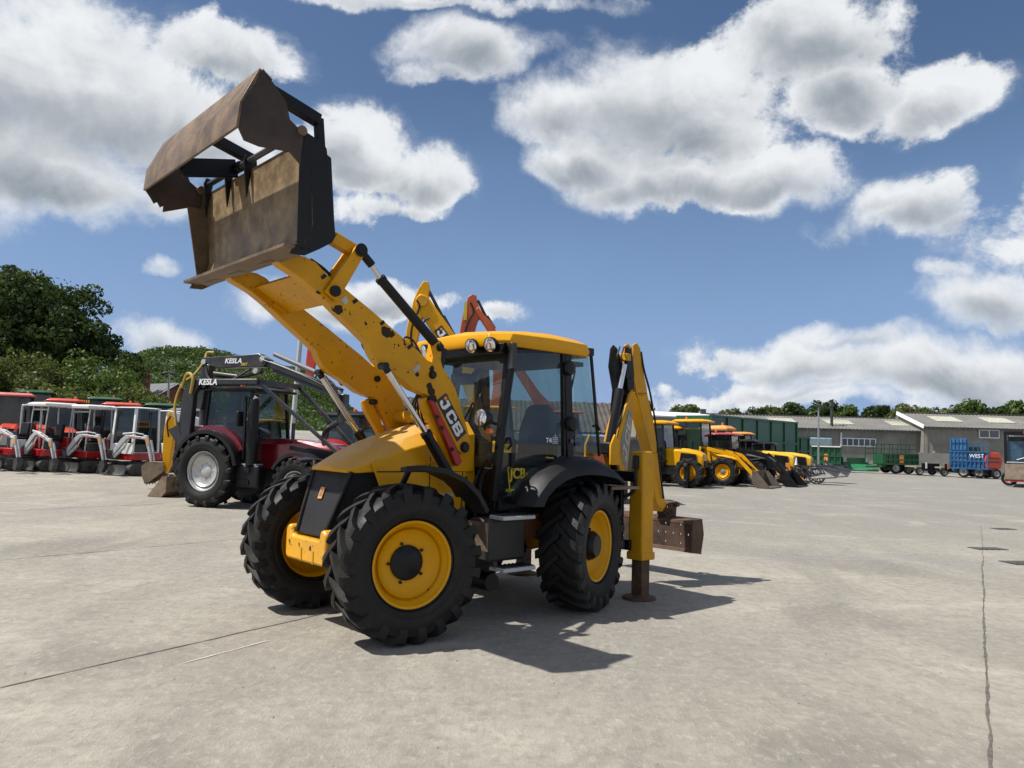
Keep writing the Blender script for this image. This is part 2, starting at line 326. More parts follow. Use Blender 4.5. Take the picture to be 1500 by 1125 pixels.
# ------------------------------------------------------------------ wheels
def make_tyre(Rt, w, rim, lugs=18, lug_h=.045, seg=72, side=1):
    mb = MB(); R0 = Rt-lug_h; h = w/2; prof = []
    pts = [(rim, -h*.72), (rim+.022, -h*.84), (rim+.03, -h*.80), (rim+.036, -h*.87), (rim+(R0-rim)*.30, -h*.985), (rim+(R0-rim)*.33, -h*.972), (rim+(R0-rim)*.36, -h*.995), (rim+(R0-rim)*.60, -h*1.0), (rim+(R0-rim)*.63, -h*.985), (rim+(R0-rim)*.88, -h*.93), (R0-.012, -h*.8), (R0, -h*.4)]
    prof = pts+[(R0, 0)]+[(r_, -a) for r_, a in pts[::-1]]
    mb.lathe(prof, n=seg)
    if lugs:
        da = 2*math.pi/lugs
        for s_ in (-1, 1):
            for i in range(lugs):
                th0 = i*da+(da/2 if s_ > 0 else 0)
                # stations: lateral position, radius of base, radius of top, angular sweep
                st = [(-.03, R0-.02, Rt-.003, .0), (h*.30, R0-.02, Rt, .12), (h*.62, R0-.02, Rt, .235), (h*.90, R0-.04, Rt-.008, .30), (h*1.0, R0-.07, Rt-.03, .32), (h*1.035, R0-.12, Rt-.09, .325), (h*1.0, R0-.15, Rt-.135, .325)]
                secs = []
                for (y, rb, rt_, sw) in st:
                    wd = (.066+.040*min(1, max(y, 0)/h)**1.5)/Rt*(15/lugs if lugs > 18 else 1.)**.3; a = th0-sw*(.44/.44)*(.69/Rt)*(w/.46)
                    yy = s_*y; yb = s_*(y if y < h*.9 else min(y, h*.9)-.0)
                    q = [(rb, a-wd*.6, yb), (rt_, a-wd*.46, yy), (rt_, a+wd*.46, yy), (rb, a+wd*.6, yb)]
                    secs.append([(r_*math.cos(t), y_, r_*math.sin(t)) for r_, t, y_ in q])
                mb.loft(secs)
    return mb
def wheel(parent, c, Rt, w, rim, rimmat, hubmat=None, lugs=18, side=1, steer=0., proud=0., name='wheel', seg=72, dish=.5, lug_h=.045, bolts=8, hub_r=.34, tyremat=None, spin=0., hub_out=0.):
    """outer side is +y*side; wheel (hub disc) > tyre, rim"""
    hubmat = hubmat or BLK; h = w/2; s = side
    mb = MB(); yd = s*(h*.72-dish*w*.5)
    hp = [(.0, yd+s*(.03+hub_out)), (rim*hub_r*.75, yd+s*(.03+hub_out)), (rim*hub_r, yd+s*(.01+hub_out*.7)), (rim*hub_r, yd-s*.05), (rim*hub_r*.8, yd-s*.2)]
    mb.lathe(hp, n=24)
    for k in range(bolts):
        t = 2*math.pi*k/bolts; rr = rim*hub_r*1.14
        mb.cyl((rr*math.cos(t), yd-s*.01, rr*math.sin(t)), (rr*math.cos(t), yd+s*.028, rr*math.sin(t)), .014, 6)
    o = mb.build(name, hubmat, parent, loc=c); o.rotation_euler = (0, spin, steer)
    t = make_tyre(Rt, w, rim-.01, lugs, lug_h, seg).build('tyre', tyremat or RUB, o, smooth=32)
    if side < 0: t.rotation_euler = (0, 0, 0)
    r = MB(); y1 = s*h*.74
    r.lathe([(rim+.012, y1-s*.03), (rim+.014, y1), (rim+.002, y1+s*.012), (rim-.018, y1+s*.004), (rim-.025, y1-s*.03), (rim-.05, y1-s*.045), (rim-.055, y1-s*.075), (rim*.80, y1-s*.09), (rim*.79, yd+s*.075), (rim*.75, yd+s*.05), (rim*.60, yd+s*.012), (rim*.5, yd+s*.008), (rim*hub_r*.9, yd), (rim*.2, yd-s*.01), (rim*.2, yd-s*.02), (rim*.8, yd-s*.02), (rim-.05, yd-s*.05), (rim-.05, -y1+s*.06), (rim-.02, -y1+s*.02), (rim+.012, -y1)], n=seg)
    r.build('rim', rimmat, o, smooth=50)
    return o
# ================================================================== the yellow backhoe loader
OX, OY, YAW = .0964, 9.2551, 3.8778
fm = np.array([math.cos(YAW), math.sin(YAW)]); lm = np.array([-fm[1], fm[0]]); OM = np.array([OX, OY])
def P(x, y, v):            # point of the machine's plane v = const seen at photo pixel (x, y) -> (u, z)
    d = ray(x, y); t = (v+OM@lm)/(d[:2]@lm); p = CP+d*t; return (float((p[:2]-OM)@fm), float(p[2]))
def PU(x, y, u):           # plane u = const -> (v, z)
    d = ray(x, y); t = (u+OM@fm)/(d[:2]@fm); p = CP+d*t; return (float((p[:2]-OM)@lm), float(p[2]))
def PP(v, *pts): return [P(x, y, v) for x, y in pts]
def P3(x, y, v): a = P(x, y, v); return Vector((a[0], v, a[1]))
def arc(cx, cz, r, a0, a1, n): return [(cx+r*math.cos(R(a0+(a1-a0)*i/n)), cz+r*math.sin(R(a0+(a1-a0)*i/n))) for i in range(n+1)]

RUSTD = mat('dark_rust', (.055, .032, .022), .75, .1, var=.5, scale=7, dirt=.6, dirtcol=(.10, .055, .035), bump=.3)
def build_backhoe():
    JB = mat('gap_black', (.01, .008, .006), .9)
    rt = thing('backhoe_loader', 'large yellow backhoe loader with raised bucket in the middle of the yard', 'backhoe loader', (OX, OY, 0), YAW)
    ZA = .69; UF, UR = 2.25, -.09
    YA = mat('loader_arm_yellow_paint', (.64, .305, .0015), .4, var=.07, dirt=.35, dirtcol=(.42, .20, .012), spec=.2, coat=.08, bump=.05, bscale=50,
        spots=[(*P3(565, 487, .57), .055), (*P3(574, 491, .57), .035), (*P3(592, 502, .57), .018), (*P3(584, 506, .57), .014), (*P3(494, 454, .57), .05), (*P3(631, 573, .57), .05), (*P3(634, 585, .57), .045), (*P3(630, 565, .57), .04),
               (*P3(611, 548, .57), .022), (*P3(632, 541, .57), .035), (*P3(598, 546, .57), .012), (*P3(636, 549, .57), .03), (*P3(530, 452, .57), .012), (*P3(535, 475, .57), .014), (*P3(466, 430, .57), .02), (*P3(474, 437, .57), .014)])
    # ---- wheels
    ST_F, ST_R = R(-9), R(19)
    w = [('nf', UF, 1, ST_F), ('ff', UF-.02, -.82, R(-6)), ('nr', UR, 1, ST_R), ('fr', UR, -1, ST_R)]
    for k, (n, u, s, st) in enumerate(w):
        o = wheel(rt, (u, s*.975, ZA), .693, .45 if n == 'nf' else .42 if n == 'ff' else .49, .378, YEL, BLK, lugs=20, side=1 if s > 0 else -1, steer=st, dish=.56, hub_out=.02 if u > 1 else .11, hub_r=.41, bolts=5 if u > 1 else 8, seg=96, spin=R(11*k), lug_h=.05)
        vs = MB(); vs.tube([(-.2, s*.08, -.24), (-.235, s*.12, -.275)], .008, 6); vs.build('valve', BLK, o)
    # ---- axles, chassis
    MB().tube([(UF, -.75, ZA), (UF, -.3, ZA), (UF, 0, ZA+.02), (UF, .3, ZA), (UF, .75, ZA)], [.12, .09, .17, .09, .12], 14).build('front_axle', YELD, rt)
    MB().tube([(UR, -.75, ZA), (UR, -.3, ZA), (UR, 0, ZA+.02), (UR, .3, ZA), (UR, .75, ZA)], [.14, .12, .22, .12, .14], 14).build('rear_axle', YELD, rt)
    ch = MB(); ch.box((.72, 0, .86), (3.1, .5, .34)); ch.box((.75, 0, .66), (1.5, .42, .3)); ch.box((-.7, 0, .95), (.6, .9, .5)); ch.box((.95, 0, 1.12), (1.0, .86, .3))
    ch.build('chassis', BLK, rt, bevel=.02)
    MB().box((.42, .5, .93), (.46, .3, .36)).build('chassis_side_plate', mat('dull_orange_brown_paint', (.35, .1, .02), .6, dirt=.5), rt, bevel=.01)
    # ---- front: grille, bumper, bonnet
    # bonnet as lofted cross sections
    def sec(u, w2, zs, zt, zb, ch_=.12):      # a cross section: half width, height of shoulder and top, bottom
        return [(u, -w2, zb), (u, -w2, zs), (u, -w2+ch_, zt-.02), (u, -w2*.35, zt), (u, w2*.35, zt), (u, w2-ch_, zt-.02), (u, w2, zs), (u, w2, zb)]
    nb = [(2.54, .24, 1.475, 1.495, 1.455), (2.50, .34, 1.48, 1.53, 1.45), (2.40, .40, 1.505, 1.575, 1.45), (2.25, .43, 1.56, 1.65, 1.46), (2.05, .445, 1.63, 1.74, 1.46), (1.85, .452, 1.69, 1.815, 1.46), (1.57, .455, 1.76, 1.91, 1.46), (1.25, .46, 1.82, 1.98, 1.46), (1.05, .46, 1.85, 2.0, 1.46)]
    MB().loft([sec(*q) for q in nb]).build('bonnet', YELB, rt, smooth=35, bevel=.015)
    for s in (-1, 1):
        e = MB()
        e.prism([(2.30, 1.565), (2.28, 1.50), (2.05, .98), (1.15, .95), (1.15, 1.52), (2.1, 1.60)], s*.452, s*.44)
        e.build('engine_side_panel', YEL, rt, bevel=.006)
        e = MB(); e.loft([[(1.85, s*.452, 1.52), (1.25, s*.452, 1.64), (1.25, s*.452, 1.62), (1.85, s*.452, 1.50)], [(1.85, s*.468, 1.515), (1.25, s*.468, 1.635), (1.25, s*.468, 1.62), (1.85, s*.468, 1.50)]])
        e.build('panel_crease', YEL, rt)
    a, b_, c, d = P3(470, 686, -.34), P3(513, 687, .34), P3(470, 790, .26), P3(441, 776, -.26)
    gu = (2.86, 2.98)
    gr = MB(); T0 = (2.455, 1.47); B0 = (2.665, .84)
    gr.loft([[(T0[0], -.35, T0[1]), (T0[0], .35, T0[1]), (2.05, .43, 1.60), (2.05, -.43, 1.60)], [(B0[0], -.25, B0[1]), (B0[0], .25, B0[1]), (2.2, .36, .82), (2.2, -.36, .82)]])
    grille = gr.build('grille', mat('black_grille_mesh', (.008, .0085, .0105), .5, spec=.3, var=.2, bump=.8, bscale=170, dirt=.2, dirtcol=(.02, .02, .02)), rt, bevel=.02)
    for s in (-1, 1):
        q = MB(); q.tube([(T0[0], s*.355, 1.46), (2.60, s*.30, 1.05), (B0[0], s*.262, .86)], .022, 8)
        q.build('grille_edge', PLB, rt)
    def badge(par, c0, xd, ud, wd, hg):
        x = Vector(xd).normalized(); u = Vector(ud).normalized(); n = x.cross(u); c0 = Vector(c0)
        q = MB(); q.quad(c0-x*wd/2-u*hg/2, c0+x*wd/2-u*hg/2, c0+x*wd/2+u*hg/2, c0-x*wd/2+u*hg/2, .006); q.build('badge', ORG, par, smooth=0)
        q = MB(); c1 = c0+n*.005
        for k in range(3):
            z = (k-1)*hg*.2; q.quad(c1-x*wd*.27+u*(z-hg*.06), c1+x*wd*.27+u*(z-hg*.06), c1+x*wd*.27+u*(z+hg*.07), c1-x*wd*.27+u*(z+hg*.07), .004)
        q.build('badge_emblem', BRN, par, smooth=0)
    gd = Vector((B0[0]-T0[0], 0, B0[1]-T0[1])).normalized()
    p = P3(475, 715, 0.); t = (1.24-T0[1])/(B0[1]-T0[1]); badge(rt, (T0[0]+(B0[0]-T0[0])*t+.012, -.04, 1.24), (0, 1, 0), -gd, .075, .115)
    bp = MB()
    out = [(-.39, .94), (-.39, .98), (-.34, 1.03), (-.29, 1.02), (-.265, .90), (.265, .90), (.29, 1.02), (.34, 1.03), (.40, .98), (.40, .66), (.38, .60), (-.36, .60), (-.39, .66)]
    bp.prism([(a_, b_*.78+.125) for a_, b_ in out], 2.45, 2.72, 'x'); bp.build('front_bumper', mat('scuffed_yellow_paint', (.74, .36, .003), .4, var=.05, coat=.3, dirt=.3, dirtcol=(.4, .2, .05), spots=[(2.72, -.1, .75, .025), (2.72, .12, .73, .03), (2.72, -.3, .75, .02)]), rt, bevel=.03)
    q = MB(); q.box((2.722, -.05, .67), (.008, .02, .12)); q.box((2.722, .18, .66), (.008, .02, .12)); q.build('bumper_rib', YELD, rt, split=True)
    q = MB(); q.loft([[(1.5, .2, 1.86), (1.5, .46, 1.76), (1.5, .46, 1.60), (1.5, .2, 1.60)], [(1.25, .2, 2.0), (1.25, .46, 1.93), (1.25, .46, 1.6), (1.25, .2, 1.6)]]); q.build('bonnet_cowl', YEL, rt, bevel=.03)
    for s in (1, -1):
        q = MB(); q.box((1.62, s*.4545, 1.3), (.008, .006, .62)); q.box((1.20, s*.4545, 1.3), (.008, .006, .62)); q.box((1.72, s*.4545, 1.465), (1.04, .006, .010)); q.build('panel_gap', JB, rt, smooth=0, split=True)
        q = MB(); q.box((1.40, s*.456, 1.22), (.16, .006, .05)); q.box((1.9, s*.456, 1.2), (.10, .006, .10)); q.build('warning_decal', mat('decal_white', (.5, .48, .42), .6, dirt=.4), rt, smooth=0, split=True)
        for (u, z) in ((2.0, 1.1), (1.7, 1.02), (1.3, 1.02), (1.15, 1.4)): q = MB(); q.pin(u, s*.45, s*.462, z, .014, 8); q.build('panel_bolt', PLB, rt)
    # ---- mudguards over the front wheels
    for s in (1, -1):
        m_ = MB(); pa = []
        o3 = [P3(591, 688, 1.0), P3(612, 686, 1.02), P3(640, 690, 1.02), P3(668, 704, 1.02), P3(688, 724, 1.02), P3(707, 750, 1.02)]
        pts = [(q_.x, q_.z) for q_ in o3]
        secs = []
        for i, (u, z) in enumerate(pts):
            wd = (.05, .12, .16, .17, .16, .10)[i]
            t = Vector((pts[min(i+1, 5)][0]-pts[max(i-1, 0)][0], 0, pts[min(i+1, 5)][1]-pts[max(i-1, 0)][1])).normalized(); n = Vector((-t.z, 0, t.x))*.018
            secs.append([Vector((u, s*(1.0-wd), z))-n, Vector((u, s*(1.0-wd), z))+n, Vector((u, s*(1.0+wd), z))+n*1.2, Vector((u, s*(1.0+wd), z))-n*1.8])
        m_.loft(secs); m_.tube([(pts[1][0], s*.9, pts[1][1]), (pts[1][0]+.03, s*.8, pts[1][1]-.2), (pts[1][0]+.05, s*.5, pts[1][1]-.3)], .03, 8)
        m_.build('front_mudguard', PLB, rt, bevel=.006)
    # ---- loader arms
    V0, V1 = .44, .57
    top = PP(V1, (404, 380), (430, 373), (448, 376), (463, 384), (486, 409), (505, 422), (545, 455), (583, 488), (612, 513), (627, 528), (633, 530), (638, 504), (643, 500), (648, 505), (646, 528), (650, 541), (658, 552), (667, 568), (674, 590), (682, 618), (689, 644), (690, 655), (685, 663), (678, 665), (671, 660), (663, 643), (650, 618), (636, 592), (628, 579), (618, 576), (605, 570), (588, 556), (572, 545), (561, 538), (552, 528), (546, 518), (541, 503), (520, 482), (498, 461), (480, 443), (462, 425), (440, 406), (412, 388))
    for s in (1, -1):
        o = MB().prism(top, s*V0, s*V1).build('loader_arm', YA, rt, bevel=.008, smooth=25)
        pv = P(680, 655, V1); pins = MB()
        for (x, y, r_) in [(680, 655, .045), (488, 427, .042), (644, 509, .034), (633, 549, .034), (629, 586, .030)]:
            a_ = P(x, y, V1); pins.pin(a_[0], s*(V0-.03), s*(V1+.035), a_[1], r_); pins.pin(a_[0], s*(V1+.002), s*(V1+.02), a_[1], r_*1.25)
        pins.build('pivot_pin', PLB, rt, split=True, bevel=.004)
    for s in (1, -1):   # hydraulic pipes along the inner faces and small brackets outside
        q = MB(); e = [P(470, 425, V1), P(520, 470, V1), P(570, 510, V1), P(615, 545, V1)]
        q.tube([(a_[0]+.05, s*(V0+.01), a_[1]+.135) for a_ in e], .008, 6)
        q.build('arm_pipe', DGR, rt, split=True)
        q = MB()
        for (x, y) in ((474, 402), (520, 438), (560, 470), (600, 505)): a_ = P(x, y, V1); q.box((a_[0], s*(V1+.004), a_[1]-.02), (.05, .01, .03), (0, R(40), 0))
        q.build('pipe_clip', PLB, rt, split=True)
        q = MB(); a_ = P(610, 540, V1); q.box((a_[0], s*(V1+.003), a_[1]), (.09, .004, .05), (0, R(40), 0)); a_ = P(505, 440, V1); q.box((a_[0], s*(V1+.003), a_[1]), (.06, .004, .06), (0, R(40), 0)); q.build('faded_decal', mat('decal_white', (.5, .48, .42), .6, dirt=.4), rt, smooth=0, split=True)
    # logo plates, outer faces
    A, B_ = P3(652, 569, V1), P3(682, 642, V1)
    for s in (1, -1):
        y_ = s*(V1+.004); A1 = Vector((P(645, 583, V1)[0], y_, P(645, 583, V1)[1])); A2 = Vector((P(654, 576, V1)[0], y_, P(654, 576, V1)[1]))
        C1 = [P(638.5, 587, V1), P(653, 575.5, V1), P(683, 634, V1), P(669, 647, V1)]
        q = MB(); q.prism(C1, s*(V1+.000), s*(V1+.005)); plate = q.build('logo_plate', mat('logo_black', (.012, .012, .014), .4, var=.05), rt, smooth=0)
        logo(plate, C1 if s > 0 else [C1[3], C1[2], C1[1], C1[0]], V1+.005, s)
    # cross plate and cross tube between the arms
    a_, b2 = P(440, 400, .44), P(487, 437, .44)
    q = MB(); q.poly([(a_[0]+.02, .44, a_[1]-.01), (a_[0]+.02, -.44, a_[1]-.01), (b2[0]-.02, -.44, b2[1]-.03), (b2[0]-.02, .44, b2[1]-.03)], .03); q.build('cross_plate', YA, rt, bevel=.005)
    c_ = P(655, 610, .44); q = MB(); q.tube([(c_[0], -.44, c_[1]), (c_[0], .44, c_[1])], .07, 16); q.build('cross_tube', YELD, rt)
    # ---- tipping levers, links, cylinders
    for s in (1, -1):
        L0, L1 = P(489, 427, .6), P(527, 367, .6)
        d_ = Vector((L1[0]-L0[0], 0, L1[1]-L0[1])).normalized(); n_ = Vector((-d_.z, 0, d_.x))
        for y0 in (.41, .585):
            lv = MB(); lv.prism([(L0[0]+n_.x*.075-d_.x*.06, L0[1]+n_.z*.075-d_.z*.06), (L0[0]-n_.x*.075-d_.x*.06, L0[1]-n_.z*.075-d_.z*.06), (L1[0]-n_.x*.055+d_.x*.02, L1[1]-n_.z*.055+d_.z*.02), (L1[0]-n_.x*.02+d_.x*.06, L1[1]-n_.z*.02+d_.z*.06), (L1[0]+n_.x*.02+d_.x*.06, L1[1]+n_.z*.02+d_.z*.06), (L1[0]+n_.x*.055+d_.x*.02, L1[1]+n_.z*.055+d_.z*.02)], s*y0, s*(y0+.03)); lv.build('tipping_lever', YA, rt, bevel=.006)
        K = P(492, 351, .5); lk = MB(); lk.bar((L1[0], s*.515, L1[1]), (K[0]+.13, s*.515, K[1]+.03), .1, .115); lk.build('tipping_link', YA, rt, bevel=.01)
        pn = MB(); pn.pin(L0[0], s*.58, s*.645, L0[1], .05); pn.build('lever_pin', PLB, rt); pn = MB(); pn.pin(L1[0], s*.38, s*.645, L1[1], .038); pn.pin(L1[0], s*.622, s*.64, L1[1], .062); pn.build('lever_pin', PLB, rt)
        y_ = .515 if s > 0 else -.515
        C0, C1, C2 = P3(529, 369, .515), P3(556, 407, .515), P3(644, 511, .515)
        for q_ in (C0, C1, C2): q_.y = y_
        q = MB(); q.cyl(C1, C2, .048, 18); q.cyl(C1, C1+(C2-C1).normalized()*.05, .054, 18); q.cyl(C2-(C2-C1).normalized()*.06, C2, .056, 18); cy = q.build('tilt_cylinder', BLK, rt, bevel=.004)
        MB().cyl(C0+(C2-C0).normalized()*.12, C1+(C2-C1)*.02, .026, 14).build('cylinder_rod', CHR, cy)
        MB().cyl(C0, C0+(C2-C0).normalized()*.16, .04, 12).build('rod_eye', BLK, cy)
        q = MB(); bb = PP(.515, (640, 507), (652, 512), (646, 545), (634, 538)); q.prism(bb, y_-.04, y_+.04); q.build('cylinder_bracket', BLK, rt, bevel=.006)
        # lift cylinder
        D0, D1, D2 = P3(566, 538, .40), P3(623, 633, .66), P3(676, 725, .68)
        D0 = P3(563, 536, .63)
        for q_ in (D0, D1, D2): q_.y = s*.63
        D1 = Vector((P(623, 633, .63)[0], s*.63, P(623, 633, .63)[1])); D2 = Vector((P(674, 724, .63)[0], s*.63, P(674, 724, .63)[1]))
        q = MB(); q.cyl(D1, D2, .052, 20); q.cyl(D1, D1+(D2-D1).normalized()*.05, .058, 20); cy = q.build('lift_cylinder', BLK, rt, bevel=.004)
        MB().cyl(D0, D1+(D2-D1)*.02, .03, 16).build('cylinder_rod', CHR, cy)
        q = MB(); q.cyl(D0-Vector((0, .07*s, 0)), D0+Vector((0, .035*s, 0)), .034, 14); q.cyl(D0, D0+(D1-D0).normalized()*.07, .034, 14); q.build('rod_eye', BLK, cy)
        # red safety strut and its yellow channel
        q = MB(); q.prism(PP(.62, (628, 586), (636, 588), (676, 676), (670, 683), (666, 681)), s*.585, s*.64); st = q.build('safety_strut', mat('red_strut_paint', (.36, .015, .012), .5, dirt=.3, dirtcol=(.2, .04, .03)), rt, bevel=.01)
        cl = MB()
        for (x, y) in ((638, 611), (645, 627), (660, 658)): a_ = P(x, y, .62); cl.pin(a_[0], s*.63, s*.655, a_[1], .02, 10)
        cl.build('strut_bolt', PLB, st, split=True)
        q = MB(); q.prism(PP(.54, (615, 585), (623, 582), (630, 590), (668, 678), (662, 684), (640, 640), (618, 600)), s*.50, s*.575); q.build('strut_channel', YEL, rt, bevel=.006)
        # tower plate under the pivot
        q = MB(); q.prism(PP(.43, (668, 640), (694, 640), (696, 700), (692, 735), (676, 740), (668, 715), (655, 670)), s*.33, s*.43); q.build('loader_tower', YEL, rt, bevel=.008)
    # hoses round the arm knees
    hs = MB()
    hs.tube(wire([P3(546, 510, .42), P3(534, 498, .36), P3(531, 506, .3), P3(541, 520, .3), P3(556, 532, .36)]), .011, 7)
    hs.tube(wire([P3(544, 502, .42), P3(537, 500, .40), P3(541, 512, .38), P3(556, 526, .42)]), .011, 7)
    hs.tube(wire([P3(596, 520, .40), P3(590, 506, .3), P3(594, 494, .25), P3(606, 500, .3), P3(618, 522, .38)]), .011, 7)
    for k in range(4): hs.tube(wire([P3(612+k*3, 575, .36), P3(604+k*4, 600, .2), P3(618+k*3, 640, .1)]), .012, 6)
    hs.build('arm_hose', PLB, rt, split=True)
    q = MB(); q.tube(wire([P3(436, 402, -.40), P3(470, 440, -.40), P3(520, 480, -.40), P3(560, 515, -.40)]), .009, 6); q.tube(wire([P3(455, 380, .505), P3(472, 392, .505), P3(484, 403, .505)]), .014, 6); q.build('arm_pipe', BLK, rt, split=True)
    # ---- the bucket: four-in-one, clam open
    BW = 1.10
    side = PP(BW, (444, 198), (449, 193), (474, 210), (479, 218), (492, 346), (487, 355), (470, 364), (447, 374), (425, 371), (436, 352), (440, 230))
    bk = MB()
    fl = {}
    # coordinates of the shell in (u, z)
    ue, ze = 3.599, 3.300                                       # cutting edge
    hb = P(297, 420, -BW)                                       # rear lower lip of the cutting edge, far end
    Tn = P(449, 197, BW); Bk = P(492, 348, BW); Fl = P(436, 352, BW); Mn = P(440, 230, BW)
    tE = Vector((ue, 0, ze)); 
    sh = [(ue, ze), (ue-.30, ze+.025), (Fl[0]+.02, Fl[1]-.02), (Fl[0]-.07, Fl[1]+.06), (Fl[0]-.12, Fl[1]+.2), (Mn[0]-.14, Mn[1]-.1)]
    th = .016; hu = P(450, 186, BW)
    def sheet(line, thick, v0, v1, name, m, par, bev=.004):
        q = MB(); n = len(line); L = [Vector((a_, 0, b_)) for a_, b_ in line]; nr = []
        for i in range(n):
            t_ = (L[min(i+1, n-1)]-L[max(i-1, 0)]).normalized(); nr.append(Vector((-t_.z, 0, t_.x)))
        q.prism([(p_.x, p_.z) for p_ in L]+[((p_+k*thick).x, (p_+k*thick).z) for p_, k in zip(L[::-1], nr[::-1])], v0, v1)
        return q.build(name, m, par, bevel=bev, smooth=30)
    bucket = sheet([(Fl[0]+.02, Fl[1]-.02), (Fl[0]-.05, Fl[1]+.0), (Fl[0]-.09, Fl[1]+.06), (Fl[0]-.115, Fl[1]+.16), (hu[0]-.02, hu[1]-.07)], th, -BW, BW, 'bucket_back', STLI, rt)
    sheet([(ue, ze), (ue-.24, ze+.0), ], .03, -BW, BW, 'cutting_edge', STL, bucket)
    sheet([(ue-.2, ze+.028), (Fl[0]+.0, Fl[1]-.02)], .014, -BW+.0, BW, 'bucket_floor', STL, bucket)
    for s in (1, -1):
        q = MB(); q.prism(side, s*BW, s*(BW-.02)); q.build('bucket_side', BLK if s > 0 else STL, bucket, bevel=.004)
    # far cheek towards the cutting edge
    q = MB(); q.prism([(ue-.12, ze+.04), (Mn[0]+.12, Mn[1]+.02), (Mn[0]-.1, Mn[1]+.03), (Fl[0]-.1, Fl[1]+.05), (Fl[0], Fl[1]-.02)], -BW+.02, -BW+.035); q.build('bucket_cheek', STL, bucket)
    # rear box of the bucket
    q = MB(); q.prism([(Fl[0]-.06, Fl[1]-.03), (Bk[0]+.04, Bk[1]-.02), (Bk[0], Bk[1]+.1), (Bk[0]+.06, Tn[1]-.12), (hu[0]-.04, hu[1]-.09), (Fl[0]-.13, Fl[1]+.1)], -BW+.022, BW-.022); q.build('bucket_rear_box', BLK, bucket, bevel=.01)
    # clam hinge tube along the top with brackets and stiffening blades
    H0, H1 = P3(455, 182, BW-.1), P3(302, 270, -BW+.08)
    q = MB(); q.tube([(hu[0], -BW+.06, hu[1]), (hu[0], BW-.06, hu[1])], .028, 14); q.build('clam_hinge_tube', DGR, bucket)
    for v in (-.98, -.46, -.02):
        q = MB(); q.prism([(hu[0]-.05, hu[1]+.05), (hu[0]+.03, hu[1]+.06), (hu[0]+.05, hu[1]), (hu[0]+.035, hu[1]-.12), (hu[0]+.005, hu[1]-.34), (hu[0]-.03, hu[1]-.05)], v-.012, v+.012); q.build('hinge_bracket', BLK, bucket, split=True)
    # clam jaw: profile in (u, z)
    pk = P(384, 102, BW); kn = P(355, 151, BW); lw = P(350, 187, BW); md = P(358, 205, BW); b2 = P(380, 214, BW); hg = P(444, 186, BW); bs = P(432, 146, BW); bt = P(401, 120, BW)
    cl = sheet([pk, kn, lw], .022, -BW, BW, 'clam_jaw', STL, rt)
    for s in (1, -1):
        q = MB(); pr = [pk, kn, lw, md, b2, P(425, 222, BW), P(440, 240, BW), P(449, 200, BW), P(434, 184, BW), P(425, 175, BW), P(420, 150, BW), P(412, 138, BW), P(395, 113, BW)]
        if s < 0:  # serrated lower edge on the far cheek
            pr = [pk, kn, lw]+[(lw[0]-.02-.03*i/1., lw[1]-.05-(0 if i % 2 else .035)-.012*i) for i in range(1, 6)]+[(md[0]-.12, md[1]-.09), P(425, 222, BW), P(440, 240, BW), P(449, 200, BW), P(434, 184, BW), P(425, 175, BW), P(412, 138, BW), P(395, 113, BW)]
        q.prism(pr, s*BW, s*(BW-.02)); q.build('clam_cheek', mat('dark_rusty_steel', (.045, .03, .022), .6, .2, var=.4, dirt=.6, dirtcol=(.12, .07, .04), bump=.3), cl, bevel=.003)
    # jaw's rear return plate and edge
    q = MB(); q.poly([(pk[0], -BW, pk[1]), (pk[0], BW, pk[1]), (P(398, 118, BW)[0], BW, P(398, 118, BW)[1]), (P(398, 118, BW)[0], -BW, P(398, 118, BW)[1])], .03); q.build('clam_edge', STL, cl, bevel=.004)
    # clam arms at the back and middle, cross member
    for s, vv in ((1, BW-.08), (-1, -.28)):
        e0 = P(400, 122, BW); e1 = P(468, 176, BW-.06); e2 = P(477, 214, BW-.06)
        y_ = vv
        q = MB(); q.bar((e0[0], y_, e0[1]-.03), (e1[0], y_, e1[1]), .1, .09, (0, 0, 1)); q.build('clam_arm', BLK, cl, bevel=.008)
        q = MB(); q.bar((e1[0], y_, e1[1]+.02), (e2[0]+.03, y_, e2[1]-.1), .07, .07, (1, 0, 0)); q.build('clam_cylinder', BLK, cl, bevel=.01)
        q = MB(); k_ = P(442, 192, BW); q.pin(k_[0], s*(BW+.025), s*(BW-.06), k_[1], .042); q.build('hinge_pin', STL, cl, bevel=.008)
    e0 = P(400, 122, BW)
    q = MB(); q.bar((lw[0]-.05, -.30, lw[1]+.05), (hu[0]+.0, -.30, hu[1]+.0), .04, .17, (0, 0, 1)); q.build('clam_centre_arm', BLK, cl, bevel=.01)
    q = MB(); q.pin(hu[0], -.40, -.2, hu[1], .05); q.build('clam_centre_bush', BLK, cl, bevel=.006)
    # underside skids and rear hitch
    q = MB()
    for v in (-.75, -.2, .45): q.prism([(ue-.2, ze-.005), (ue-.22, ze-.03), (Fl[0]-.02, Fl[1]-.075), (Fl[0]-.08, Fl[1]-.03)], v-.12, v+.12)
    q.build('bucket_skid', STL, bucket, split=True)
    q = MB()
    for s in (1, -1): q.prism(PP(.5, (396, 382), (436, 372), (450, 366), (480, 352), (486, 345), (440, 360), (400, 372)), s*.40, s*.61)
    q.build('bucket_hitch_plate', BLK, bucket, split=True)
    # ---- cab
    CW = .74
    def vline(x0, y0, x1, y1, v, w_, d_, m=BLK, name='cab_post', par=None, nv=1):
        a0, a1 = P(x0, y0, v), P(x1, y1, v); q = MB(); q.bar((a0[0], v, a0[1]), (a1[0], v, a1[1]), d_, w_, (0, 1, 0)); return q.build(name, m, par or rt, bevel=.012)
    FT = P(747, 510, CW); FB = P(723, 735, CW); MTp = P(829, 510, CW); MBt = P(832, 668, CW); RTp = P(862, 520, CW-.04); RB = P(878, 668, CW)
